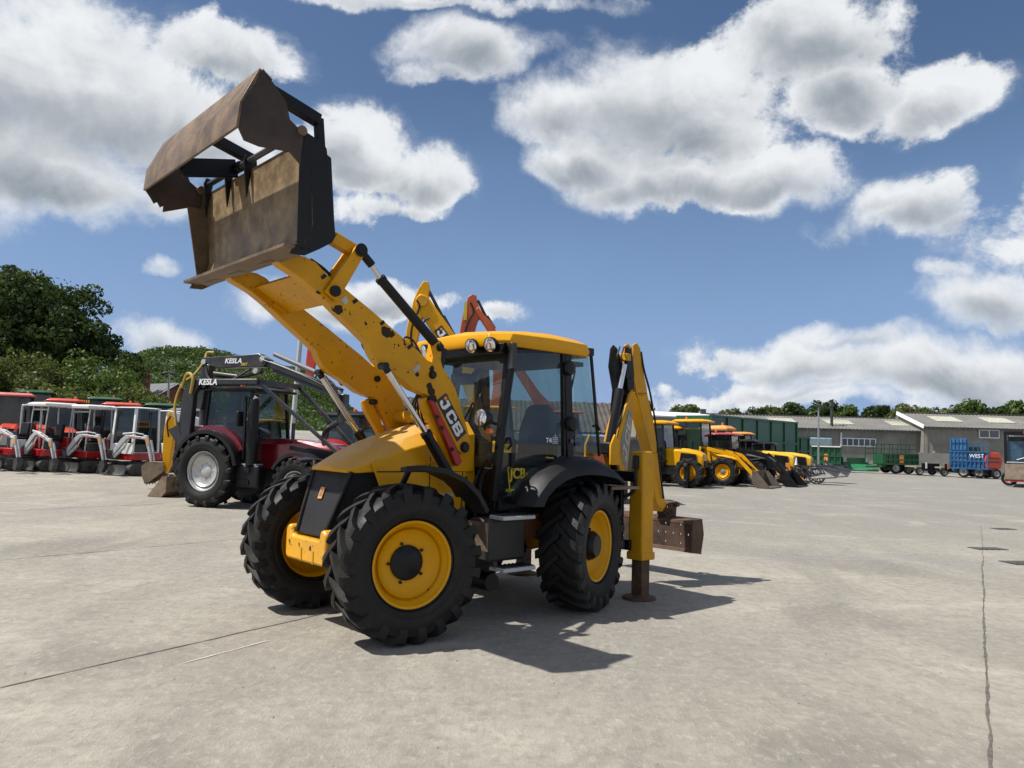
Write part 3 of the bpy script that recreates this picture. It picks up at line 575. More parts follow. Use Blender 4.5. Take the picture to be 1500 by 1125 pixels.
    for s in (1, -1):
        for nm, a0, a1, wu in (('front_post', FT, FB, .085), ('door_post', (MTp[0], MTp[1]), (MBt[0]-.01, MBt[1]-.05), .11), ('rear_post', (RTp[0]+.0, RTp[1]+.0), RB, .04)):
            q = MB(); q.bar((a0[0], s*CW, a0[1]+(.02 if nm != 'rear_post' else .0)), (a1[0], s*CW, a1[1]), wu, .07 if nm != 'rear_post' else .03, (0, 1, 0)); q.build(nm, BLK, rt, bevel=.012)
        q = MB(); q.bar((FT[0]+.1, s*CW, FT[1]+.045), (RTp[0]-.02, s*CW, RTp[1]+.03), .09, .07, (0, 1, 0)); q.build('roof_rail', BLK, rt, bevel=.01)
        # door with glass
        dv = .79
        outl = PP(CW, (753, 514), (822, 516), (824, 668), (808, 680), (792, 697), (778, 716), (771, 730), (731, 730), (729, 700), (737, 620))
        gl = MB(); gl.add([(a_, s*(CW+.015), b_) for a_, b_ in outl], [tuple(range(len(outl)))]); g_ = gl.build('door_glass', GLD, rt, smooth=0)
        fr = MB(); n = len(outl)
        for i in range(n):
            a0, a1 = outl[i], outl[(i+1) % n]; fr.bar((a0[0], s*(CW+.015), a0[1]), (a1[0], s*(CW+.015), a1[1]), .03, .045, (0, 1, 0))
        dr = fr.build('door_frame', BLK, rt)
        sl = MB(); sl.prism(PP(CW, (729, 727), (773, 724), (772, 742), (727, 750)), s*(CW-.02), s*(CW+.035)); sl.build('door_sill', PLB, rt, bevel=.012)
        hd = MB(); a0 = P(735, 655, CW); hd.tube([(a0[0]-.06, s*(CW+.03), a0[1]-.02), (a0[0]-.07, s*(CW+.07), a0[1]+.03), (a0[0]-.08, s*(CW+.03), a0[1]+.1)], .014, 8); a0 = P(738, 660, CW); hd.box((a0[0]-.1, s*(CW+.025), a0[1]-.1), (.05, .03, .16)); hd.build('door_handle', PLB, rt)
        for (x, y) in ((828, 540), (832, 621)):
            a0 = P(x, y, CW); q = MB(); q.lathe([(0, s*.0), (.075, s*.0), (.085, s*.018), (.07, s*.045), (0, s*.06)], (a0[0]-.0, s*(CW+.05), a0[1]), 24); q.build('hinge_cover', PLB, rt)
        # rear quarter window
        qg = PP(CW, (838, 516), (861, 521), (877, 667), (843, 661)); q = MB(); q.add([(a_, s*CW, b_) for a_, b_ in qg], [tuple(range(len(qg)))]); q.build('quarter_window', GLS, rt, smooth=0)
        a0 = P(874, 625, CW); q = MB(); q.tube([(a0[0]+.06, s*(CW-.02), a0[1]), (a0[0]+.02, s*(CW+.03), a0[1]+.02), (a0[0]-.02, s*(CW+.03), a0[1]-.04)], .014, 7); q.build('window_catch', PLB, rt)
    # windscreen, rear window, lower front
    q = MB(); q.quad((FT[0]+.02, -CW, FT[1]+.0), (FT[0]+.02, CW, FT[1]+.0), (FB[0]+.05, CW, 1.52), (FB[0]+.05, -CW, 1.52)); q.build('windscreen', GLS, rt, smooth=0)
    q = MB(); q.quad((RTp[0], -CW, RTp[1]), (RTp[0], CW, RTp[1]), (RB[0], CW, RB[1]), (RB[0], -CW, RB[1])); q.build('rear_window', GLS, rt, smooth=0)
    q = MB(); q.box((FB[0]-.03, 0, 1.36), (.05, 1.44, .3)); q.box((FB[0]-.05, .62, 1.12), (.06, .22, .26)); q.build('cab_front_panel', BLK, rt, bevel=.01)
    q = MB(); q.box((.15, 0, 1.07), (1.2, 1.4, .1)); q.build('cab_floor', BLK, rt)
    q = MB(); q.box((-.45, 0, 1.32), (.5, 1.36, .55)); q.build('cab_rear_wall', BLK, rt, bevel=.02)
    for v in (-.74, .74): pass
    q = MB(); q.bar((FT[0]+.02, -CW, FT[1]+.03), (FT[0]+.02, CW, FT[1]+.03), .1, .08); q.bar((RTp[0]+.02, -.68, RTp[1]+.0), (RTp[0]+.02, .68, RTp[1]+.0), .05, .06); q.build('cab_header', BLK, rt, split=True, bevel=.01)
    q = MB(); q.tube([(FB[0]+.09, -.1, 1.52), (FB[0]+.07, .18, 1.85), (FT[0]+.12, .3, 2.2)], .012, 6); q.box((FT[0]+.08, .30, 2.28), (.012, .03, .5), (0, R(-8), 0)); q.build('wiper', PLB, rt)
    # seat, steering, console
    su = .02
    q = MB(); q.loft([[(su+.26, -.25, 1.52), (su+.26, .25, 1.52), (su-.24, .25, 1.50), (su-.24, -.25, 1.50)], [(su+.28, -.27, 1.62), (su+.28, .27, 1.62), (su-.26, .27, 1.6), (su-.26, -.27, 1.6)], [(su+.24, -.22, 1.66), (su+.24, .22, 1.66), (su-.24, .22, 1.64), (su-.24, -.22, 1.64)]]); q.box((su, 0, 1.3), (.4, .4, .4)); st = q.build('seat', SEAT, rt, bevel=.03)
    q = MB(); q.loft([[(su-.22, -.25, 1.62), (su-.22, .25, 1.62), (su-.34, .25, 1.62), (su-.34, -.25, 1.62)], [(su-.27, -.27, 1.95), (su-.27, .27, 1.95), (su-.40, .25, 1.95), (su-.40, -.25, 1.95)], [(su-.31, -.2, 2.2), (su-.31, .2, 2.2), (su-.42, .18, 2.2), (su-.42, -.18, 2.2)], [(su-.33, -.12, 2.25), (su-.33, .12, 2.25), (su-.41, .11, 2.25), (su-.41, -.11, 2.25)]]); q.build('seat_backrest', SEAT, st, bevel=.02)
    q = MB()
    for s in (1, -1): q.box((su-.05, s*.33, 1.82), (.34, .07, .05)); q.box((su-.25, s*.33, 1.72), (.05, .05, .2))
    q.build('armrest', PLB, st, split=True, bevel=.01)
    q = MB(); q.bar((FB[0]-.08, 0, 1.4), (FB[0]-.25, 0, 1.78), .2, .12, (1, 0, 0)); q.box((FB[0]-.16, 0, 1.86), (.08, .2, .1)); q.build('steering_column', PLB, rt, bevel=.02)
    q = MB(); c0 = Vector((FB[0]-.32, 0, 1.86)); ax = Vector((-.5, 0, .85)).normalized(); e1 = Vector((0, 1, 0)); e2 = ax.cross(e1)
    q.tube([c0+(e1*math.cos(t)+e2*math.sin(t))*.19 for t in [2*math.pi*k/20 for k in range(21)]], .014, 7); q.bar(c0-e1*.19, c0+e1*.19, .03, .02); q.build('steering_wheel', PLB, rt)
    q = MB(); q.box((.3, -.55, 1.5), (.6, .2, .8)); q.build('side_console', PLB, rt, bevel=.03)
    for v in (-.2, .2): q = MB(); q.tube([(-.42, v, 1.5), (-.46, v, 1.95)], .015, 8); q.tube([(-.46, v, 1.95), (-.46, v, 2.03)], .03, 8); q.build('control_lever', PLB, rt)
    zr_ = FT[1]+.04
    q = MB(); q.box((.42, .30, 1.30), (.3, .12, .35)); q.box((.5, -.35, 1.35), (.45, .25, .5)); q.build('dash_pod', PLB, rt, split=True, bevel=.03)
    q = MB(); q.box((-.35, 0, 1.78), (.08, 1.3, .05)); q.build('rear_rail', PLB, rt, split=True, bevel=.01)
    q = MB(); q.tube(wire([(-.42, .5, 2.65), (-.4, .45, 2.3), (-.44, .5, 1.9), (-.4, .4, 1.6)]), .012, 6); q.tube([(.2, -.6, 1.3), (.15, -.62, 2.0), (.1, -.6, 2.6)], .02, 6); q.build('cab_cable', PLB, rt, split=True)
    q = MB(); q.bar((FT[0]-.05, 0, zr_-.10), (-.4, 0, zr_-.10), 1.3, .05); q.build('roof_lining', mat('olive_grey_trim', (.05, .055, .045), .8), rt)
    q = MB(); q.bar((.52, -.70, 1.75), (.40, -.70, zr_-.12), .10, .09, (0, 1, 0)); q.bar((-.10, -.70, 1.6), (-.02, -.70, zr_-.12), .12, .09, (0, 1, 0)); q.build('inner_pillar', mat('olive_grey_trim', (.05, .055, .045), .8), rt, split=True, bevel=.02)
    q = MB(); q.box((.45, -.5, 2.52), (.2, .3, .12)); q.build('radio', PLB, rt, bevel=.01)
    # roof
    zr = FT[1]+.075
    def ring(u0, u1, w_, c, z, crown=0.): return [(u1, -w_+c, z), (u1+.0, 0, z+crown), (u1, w_-c, z), (u1-c, w_, z), ((u0+u1)/2, w_, z+crown*.5), (u0+c, w_, z), (u0, w_-c, z), (u0, 0, z+crown), (u0, -w_+c, z), (u0+c, -w_, z), ((u0+u1)/2, -w_, z+crown*.5), (u1-c, -w_, z)]
    u0, u1 = P(869, 520, CW)[0], 1.08
    rf = MB(); rf.loft([ring(u0+.03, u1-.02, .80, .14, zr-.06), ring(u0, u1, .83, .16, zr-.01), ring(u0+.02, u1-.02, .82, .18, zr+.07, .02), ring(u0+.14, u1-.22, .74, .22, zr+.125, .03), ring(u0+.4, u1-.5, .5, .3, zr+.15, .02)]); rf.build('cab_roof', YEL, rt, smooth=38, bevel=.01)
    q = MB(); q.box(((u0+FT[0])/2+.1, 0, zr-.05), (1.1, 1.4, .04)); q.build('headlining', GRY, rt)
    q = MB(); q.box((u1-.28, 0, zr-.09), (.4, 1.3, .06)); q.build('roof_visor', BLK, rt, bevel=.01)
    for s in (1, -1):
        for k, (x, y) in enumerate(((696, 512), (714, 509))):
            v_ = s*(.42+.26*k); c0 = Vector((u1+.02-.04*k, v_, zr-.055)); dr_ = Vector((.9, s*.18, -.25)).normalized()
            q = MB(); q.tube([c0-dr_*.08, c0-dr_*.02, c0+dr_*.02], [.05, .078, .082], 18); wl = q.build('work_light', PLB, rt, smooth=50)
            q = MB(); q.tube([c0+dr_*.0205, c0+dr_*.03], [.072, .06], 18); q.build('work_light_lens', LAMP, wl)
    q = MB(); q.prism([(-.8, zr-.14), (.8, zr-.14), (.84, zr-.04), (-.84, zr-.04)], u1-.12, u1-.06, 'x'); q.build('light_bar', BLK, rt, bevel=.01)
    # mirror at the front post, headlamp on a stalk
    m0 = P3(747, 513, .82); q = MB(); q.box((m0.x+.02, .88, m0.z-.07), (.045, .17, .26), (0, 0, R(-25))); q.tube([(FT[0], CW, FT[1]-.02), (m0.x, .84, m0.z+.08), (m0.x, .88, m0.z+.02)], .011, 7); q.build('wing_mirror', DGR, rt, bevel=.02)
    for s in (1, -1):
        h0 = P3(704, 612, .86); h0.y *= s; q = MB(); q.tube([h0+Vector((-.13, 0, 0)), h0+Vector((-.06, 0, 0)), h0+Vector((.0, 0, 0))], [.045, .085, .092], 20); q.tube([(FB[0]-.0, s*CW, h0.z-.05), (h0.x-.1, h0.y, h0.z-.02)], .018, 8); hl = q.build('headlight', PLB, rt, smooth=50)
        q = MB(); q.tube([h0+Vector((.001, 0, 0)), h0+Vector((.018, 0, 0)), h0+Vector((.03, 0, 0))], [.088, .078, .04], 20); q.build('headlight_lens', LAMP, hl)
        q = MB(); q.tube([h0+Vector((-.13, s*.02, -.13)), h0+Vector((-.08, s*.02, -.13))], .03, 12); q.build('indicator', AMB, hl)
        q = MB(); q.tube(wire([h0+Vector((-.05, 0, .1)), h0+Vector((0, -s*.02, .2)), h0+Vector((-.06, -s*.06, .22)), Vector((FB[0]+.08, s*.66, 1.9))]), .01, 6); q.build('lamp_cable', PLB, hl)
    # stickers on the door
    j = PP(CW, (742, 684), (770, 693), (769, 707), (745, 720)); lg = text('door_logo', 'JCB', .15, LETY, rt, ((j[0][0]+j[1][0])/2-.0, CW+.022, (j[0][1]+j[2][1])/2), (-1, 0, 0), (0, 0, 1), .0015, .0, .004, 1., .95)
    q = MB(); n = len(j)
    for i in range(n): a0, a1 = j[i], j[(i+1) % n]; q.bar((a0[0], CW+.022, a0[1]), (a1[0], CW+.022, a1[1]), .004, .012, (0, 1, 0))
    q.build('door_logo_frame', LETY, rt, smooth=0)
    a0 = P(752, 718, CW); text('door_lettering', 'POWERSHIFT', .042, LETY, rt, (a0[0], CW+.022, a0[1]), (-1, 0, 0), (0, 0, 1), .001, .2, .001)
    a0 = P(811, 645, CW); text('window_lettering', 'T4i', .07, LETW, rt, (a0[0]+.1, CW+.024, a0[1]), (-1, 0, 0), (0, 0, 1), .001, 0, .002)
    q = MB(); 
    for k in range(4): q.box((a0[0]-.0, CW+.024, a0[1]-.03+k*.02), (.085, .003, .012))
    q.build('window_sticker', LGR, rt, split=True, smooth=0)
    a0 = P(833, 646, CW); q = MB(); q.box((a0[0], CW+.05, a0[1]), (.05, .004, .045)); fg = q.build('flag_sticker', mat('flag_navy', (.03, .05, .2), .5), rt, smooth=0)
    q = MB(); q.box((a0[0], CW+.0535, a0[1]), (.05, .002, .01)); q.box((a0[0], CW+.0535, a0[1]), (.011, .0021, .045)); q.build('flag_cross', RED, fg, smooth=0)
    # ---- rear mudguards
    for s in (1, -1):
        VO = 1.2
        oo = PP(1.12, (768, 742), (778, 722), (793, 700), (812, 683), (832, 673), (850, 668), (868, 669), (884, 677), (899, 690), (912, 707)); ii = PP(1.15, (792, 742), (798, 728), (810, 714), (826, 703), (842, 697), (858, 695), (874, 696), (888, 698), (900, 701), (912, 709))
        q = MB(); n = len(oo); secs = []
        for a0, a1 in zip(oo, ii):
            dx = a1[0]-a0[0]; dz = a1[1]-a0[1]
            secs.append([(a0[0], s*.98, a0[1]), (a0[0]+dx*.1, s*(VO-.09), a0[1]+dz*.05), (a0[0]+dx*.35, s*(VO-.01), a0[1]+dz*.35), (a1[0], s*VO, a1[1]), (a1[0], s*(VO-.02), a1[1]-.005), (a0[0]+dx*.4, s*(VO-.04), a0[1]+dz*.42), (a0[0]+dx*.25, s*(VO-.12), a0[1]+dz*.25), (a0[0]+dx*.15, s*.98, a0[1]+dz*.15-.01)])
        q.loft(secs); q.build('rear_mudguard', PLB, rt, smooth=50)
        li = MB(); li.loft([[(a_, s*.70, b_+.0), (a_, s*1.0, b_+.0), (a_, s*1.0, b_+.02), (a_, s*.70, b_+.02)] for a_, b_ in [((a0[0]+a1[0])/2, (a0[1]+a1[1])/2) for a0, a1 in zip(oo, ii)]]); li.build('wheel_arch_liner', BLK, rt, smooth=50)
    # ---- steps, tank, battery box on the near side; matching on the far side
    for s in (1, -1):
        q = MB(); q.box((.98, s*.78, .80), (.52, .3, .42)); q.build('side_tank', mat('grimy_black_plate', (.022, .021, .019), .6, var=.3, dirt=.4, dirtcol=(.05, .045, .036)), rt, bevel=.03)
        q = MB(); q.prism([(1.24, .98), (1.29, .99), (1.24, .70)], s*.66, s*.94); q.build('tank_bracket', BRN, rt)
        for (z_, u_) in ((1.03, .94), (.52, .92)):
            q = MB(); q.box((u_, s*.96, z_), (.44, .22, .04)); st = q.build('step', LGR, rt, bevel=.008)
            q = MB(); n = 8
            for k in range(n): q.box((u_-.19+k*.054, s*.96, z_+.024), (.018, .2, .014))
            q.build('step_tread', DGR, st)
        q = MB(); q.bar((.72, s*.94, .52), (.72, s*.82, .8), .04, .015); q.bar((1.12, s*.94, .52), (1.12, s*.82, .8), .04, .015); q.build('step_hanger', DGR, rt, split=True)
        q = MB(); q.cyl((1.1, s*.6, .38), (1.1, s*.86, .38), .09, 16); q.build('underbody_tank', BLK, rt)
        q = MB(); q.tube(wire([(FB[0]+.03, s*.62, 1.5), (FB[0]+.12, s*.66, 1.3), (FB[0]+.1, s*.68, 1.05), (FB[0]+.0, s*.6, .9)]), .014, 6); q.tube(wire([(FB[0]+.06, s*.58, 1.5), (FB[0]+.16, s*.6, 1.3), (FB[0]+.13, s*.62, 1.0)]), .014, 6); q.build('hydraulic_hose', PLB, rt, split=True)
    # ---- stabilisers
    us, vb = -1.085, 1.0
    fr = MB(); fr.box((-.98, 0, 1.42), (.1, 2.0, .12)); fr.box((-.98, 0, .62), (.1, 1.9, .12)); fr.box((-.86, .55, 1.0), (.06, .7, .8)); fr.box((-.86, -.55, 1.0), (.06, .7, .8)); fr.build('rear_frame_beam', BLK, rt, split=True, bevel=.01)
    rg = MB(); rg.box((-.62, .93, 1.30), (.5, .4, .03)); rg.build('rear_platform', BRN, rt)
    for s in (1, -1):
        q = MB(); q.loft([[(us+.1, s*vb-.09, 1.72), (us-.09, s*vb-.09, 1.72), (us-.09, s*vb+.09, 1.72), (us+.1, s*vb+.09, 1.72)], [(us+.11, s*vb-.1, 1.30), (us-.1, s*vb-.1, 1.30), (us-.1, s*vb+.1, 1.30), (us+.11, s*vb+.1, 1.30)], [(us+.115, s*vb-.105, .5), (us-.105, s*vb-.105, .5), (us-.105, s*vb+.105, .5), (us+.115, s*vb+.105, .5)]]); lg = q.build('stabiliser_leg', YELD, rt, bevel=.02)
        q = MB(); q.box((us+.003, s*vb, .5), (.245, .235, .09)); q.box((us-.1, s*vb, .87), (.05, .12, .4)); q.build('leg_collar', YELD, lg, bevel=.012)
        q = MB(); q.box((us, s*vb, .28), (.15, .15, .5)); q.build('inner_leg', RUST, lg, bevel=.006)
        q = MB(); q.lathe([(0, .05), (.09, .05), (.19, .025), (.20, .0), (0, .0)], (us+.02, s*vb, .004), 20, 'z'); q.build('foot_pad', RUST, lg, smooth=30)
        q = MB(); q.tube(wire([(us+.14, s*(vb+.02), 1.58), (us+.17, s*(vb+.03), 1.45), (us+.14, s*(vb-.02), 1.25), (us+.3, s*(vb-.2), 1.1)]), .022, 8); q.tube([(us+.12, s*vb, 1.66), (us+.15, s*(vb+.02), 1.52)], .04, 8); q.build('leg_hose', PLB, lg)
    # ---- backhoe boom, dipper and bucket
    vc = .12
    q = MB(); q.prism([(-1.0, .55), (-1.0, 1.5), (-1.12, 1.55), (-1.3, 1.5), (-1.35, .7), (-1.2, .5)], vc-.2, vc+.2); q.build('kingpost', BLK, rt, bevel=.02)
    vb_ = vc+.13
    bmf = PP(vb_, (922.6, 577), (927.5, 570), (929, 597), (923, 650), (917, 711), (910, 695), (901, 661), (907, 630))
    boom = MB().prism(bmf, vb_, vb_-.04).build('boom', YELD, rt, bevel=.008)
    q = MB(); q.prism(bmf, vc-.10, vc-.06); q.build('boom_side_plate', YELD, boom, bevel=.008)
    hd = PP(vb_-.03, (903, 508), (907, 503), (912, 508), (926, 545), (929, 572), (925, 592), (910, 625), (903, 600), (906, 570), (900, 535))
    q = MB(); q.prism([(a_-.01, b_-.01) for a_, b_ in hd], vc-.02, vc+.0); q.build('boom_head', BLK, boom, split=True, bevel=.006)
    q = MB(); hd2 = PP(vb_-.03, (920, 508), (927, 512), (931, 548), (930, 575), (922, 580), (920, 540)); q.prism(hd2, vb_-.05, vb_-.08); q.build('boom_head_plate', BLK, boom)
    c0 = sum(a_ for a_, b_ in bmf)/len(bmf); c1 = sum(b_ for a_, b_ in bmf)/len(bmf)
    q = MB(); q.prism([(c0+(a_-c0)*.8, c1+(b_-c1)*.88) for a_, b_ in bmf], vc-.06, vc+.09); q.build('boom_web', BLK, boom)
    A0 = P(917, 612, vb_); A1 = P(911, 690, vb_)
    q = MB(); q.prism(PP(vb_, (921, 600), (926, 606), (917, 690), (909, 668), (910, 640)), vb_+.001, vb_+.004); pl = q.build('boom_logo_plate', mat('worn_grey_decal', (.22, .22, .2), .6, dirt=.4), boom, smooth=0)
    logo(pl, PP(vb_, (917, 688), (909, 663), (920, 601), (926, 607)), vb_+.005, 1, mat('faded_lettering', (.42, .42, .40), .6, dirt=.5), YELD, 'boom_lettering')
    # dipper: a fork of two plates above, a box below
    vd = vc+.08
    up_ = PP(vd, (928, 505), (933, 502), (938, 510), (943, 545), (949, 578), (941, 582), (933, 578), (927, 545))
    lo_ = PP(vd, (933, 574), (948, 574), (955, 604), (961, 640), (964, 664), (955, 664), (944, 625))
    dip = MB().prism(lo_, vd, vc-.10).build('dipper', YELD, rt, bevel=.01)
    q = MB(); q.prism(up_, vd, vd-.03); q.prism(up_, vc-.10, vc-.07); q.build('dipper_cheek', YELD, dip, split=True, bevel=.006)
    dp2 = PP(vd, (955, 664), (965, 662), (968, 690), (973, 718), (978, 740), (972, 750), (963, 735), (958, 700)); MB().prism(dp2, vd-.02, vc-.10).build('extending_dipper', YEL, dip, bevel=.008)
    q = MB(); q.tube(wire([P3(939, 515, vd), P3(943, 540, vd+.01), P3(951, 570, vd), P3(956, 596, vd)]), .014, 7); q.tube(wire([P3(953, 592, vd), P3(958, 606, vd+.02), P3(962, 640, vd), P3(967, 690, vd+.03), P3(972, 730, vd)]), .013, 7)
    for k in range(4): q.tube(wire([P3(908+k*6, 508, vc+.1-k*.06), P3(904+k*6, 525, vc+.14-k*.05), P3(908+k*5, 555, vc+.08)]), .012, 6)
    for k in range(2): q.tube(wire([P3(921+k*4, 578, vc+.1-k*.05), P3(914+k*4, 600, vc+.1), P3(906+k*4, 625, vc+.1), P3(898+k*4, 655, vc)]), .012, 6)
    q.build('boom_hose', PLB, boom, split=True)
    q = MB(); q.box((P(914, 524, vc)[0]+.02, vc, P(914, 524, vc)[1]), (.1, .2, .1)); q.build('boom_pin_block', YELD, boom, bevel=.01)
    a0, a1, a2 = P3(915, 534, vc+.12), P3(908, 570, vc+.12), P3(893, 652, vc+.12)
    q = MB(); q.cyl(a1, a2, .058, 18); cy = q.build('boom_cylinder', BLK, boom, bevel=.004); MB().cyl(a0, a1, .034, 14).build('boom_cylinder_rod', CHR, cy)
    q = MB(); q.prism([(a2.x-.14, a2.z-.12), (a2.x+.08, a2.z-.12), (a2.x+.06, a2.z+.04), (a2.x-.1, a2.z+.04)], vc-.2, vc+.18); q.build('boom_foot', BLK, boom, bevel=.02)
    for s in (1, -1): q = MB(); q.prism([(a2.x+.10, a2.z-.25), (a2.x+.10, a2.z+.0), (a2.x+.02, a2.z+.14), (a2.x-.06, a2.z+.06), (a2.x-.06, a2.z-.25)], vc+s*.2, vc+s*.23); q.build('boom_foot_cheek', YEL, boom, bevel=.006)
    # grading bucket with drain holes
    b0 = P3(962, 757, 0.15); b1 = P3(1033, 762, .15)
    gu0 = -1.95
    tl = (-.10, .8); tr_ = (.65, .80)
    v0_, v1_ = tl[0], tr_[0]; zt_ = tr_[1]; zb_ = .37
    uu = -2.62
    gb = MB(); prf = [(uu, zt_), (uu-.02, zt_+.0), (uu-.28, zt_-.02), (uu-.44, zb_+.3), (uu-.3, zb_+.02), (uu-.02, zb_), (uu, zb_+.02), (uu-.28, zb_+.06), (uu-.4, zb_+.28), (uu-.27, zt_-.05), (uu, zt_-.03)]
    # face with holes faces the machine: a plate with a grid of round openings
    ww = abs(v1_-v0_)*2; va = v1_-ww; hgt = zt_-zb_-.06
    bk2 = MB(); nx = 12
    ptsh = [(va+.09+i*(ww-.18)/(nx-1), zb_+.10+((.0, .17, .085)[i % 3]) + (0)) for i in range(nx)]
    cellw = ww/nx; 
    def holed(mb, y0, y1, z0, z1, cx, cz, r_, x0, x1):
        n = 12; ang = [2*math.pi*k/n for k in range(n)]; sq = []
        for t in ang:
            c_, s_ = math.cos(t), math.sin(t); k = min((y1-cx)/c_ if c_ > 1e-6 else 9, (y0-cx)/c_ if c_ < -1e-6 else 9, (z1-cz)/s_ if s_ > 1e-6 else 9, (z0-cz)/s_ if s_ < -1e-6 else 9); sq.append((cx+c_*k, cz+s_*k))
        # outer square corners are kept by inserting them where needed
        vs = [(x0, a_, b_) for a_, b_ in sq]+[(x0, cx+math.cos(t)*r_, cz+math.sin(t)*r_) for t in ang]+[(x1, a_, b_) for a_, b_ in sq]+[(x1, cx+math.cos(t)*r_, cz+math.sin(t)*r_) for t in ang]
        fs = [(k, (k+1) % n, n+(k+1) % n, n+k) for k in range(n)]+[(2*n+k, 3*n+k, 3*n+(k+1) % n, 2*n+(k+1) % n) for k in range(n)]+[(n+k, n+(k+1) % n, 3*n+(k+1) % n, 3*n+k) for k in range(n)]
        cs = [(y0, z0), (y1, z0), (y1, z1), (y0, z1)]
        for (cy_, cz_) in cs:
            a_ = math.atan2(cz_-cz, cy_-cx) % (2*math.pi); k = int(a_/(2*math.pi/n)); o_ = len(vs); vs += [(x0, cy_, cz_), (x1, cy_, cz_)]; fs += [(k, o_, (k+1) % n), (2*n+k, 2*n+(k+1) % n, o_+1)]
        mb.add(vs, fs)
    rows = 3; rh = hgt/rows; colw = ww/12
    for i in range(12):
        for r_ in range(rows):
            y0 = va+i*colw; z0 = zb_+.05+r_*rh; cx = y0+colw/2+(.3*colw if r_ == 1 else -.0)*(1 if i < 11 else 0); 
            if (i+r_) % 2 == 0 or r_ == 1: holed(bk2, y0, y0+colw, z0, z0+rh, y0+colw*(.5 if r_ != 1 else .5), z0+rh/2, .014, uu-.016, uu-.001)
            else: bk2.quad((uu-.008, y0, z0), (uu-.008, y0+colw, z0), (uu-.008, y0+colw, z0+rh), (uu-.008, y0, z0+rh), .014)
    g2 = bk2.build('grading_bucket', RUSTD, rt, smooth=0)
    q = MB(); q.prism([(uu, zt_-.01), (uu+.004, zt_-.05), (uu-.2, zt_+.0), (uu-.22, zt_+.015)], va, v1_); q.prism([(uu+.002, zb_+.05), (uu+.02, zb_), (uu-.2, zb_-.03), (uu-.2, zb_-.01)], va, v1_); q.build('bucket_lip', RUST, g2, split=True)
    for v_ in (va, v1_): q = MB(); q.prism([(uu+.0, zt_), (uu+.02, zb_), (uu-.2, zb_-.03), (uu-.26, zt_-.2), (uu-.22, zt_+.01)], v_-.012, v_+.012); q.build('bucket_cheek', RUST, g2)
    q = MB()
    for v_ in (vc-.08, vc+.08): q.prism([(uu-.02, zt_-.05), (uu-.24, zt_), (uu-.26, zt_+.22), (uu-.1, zt_+.2)], v_-.015, v_+.015)
    q.pin(uu-.2, vc-.16, vc+.16, zt_+.18, .035); q.pin(uu-.05, vc-.2, vc+.2, zt_+.1, .03); q.build('bucket_ear', RUST, g2, split=True)
    return rt
backhoe = build_backhoe()
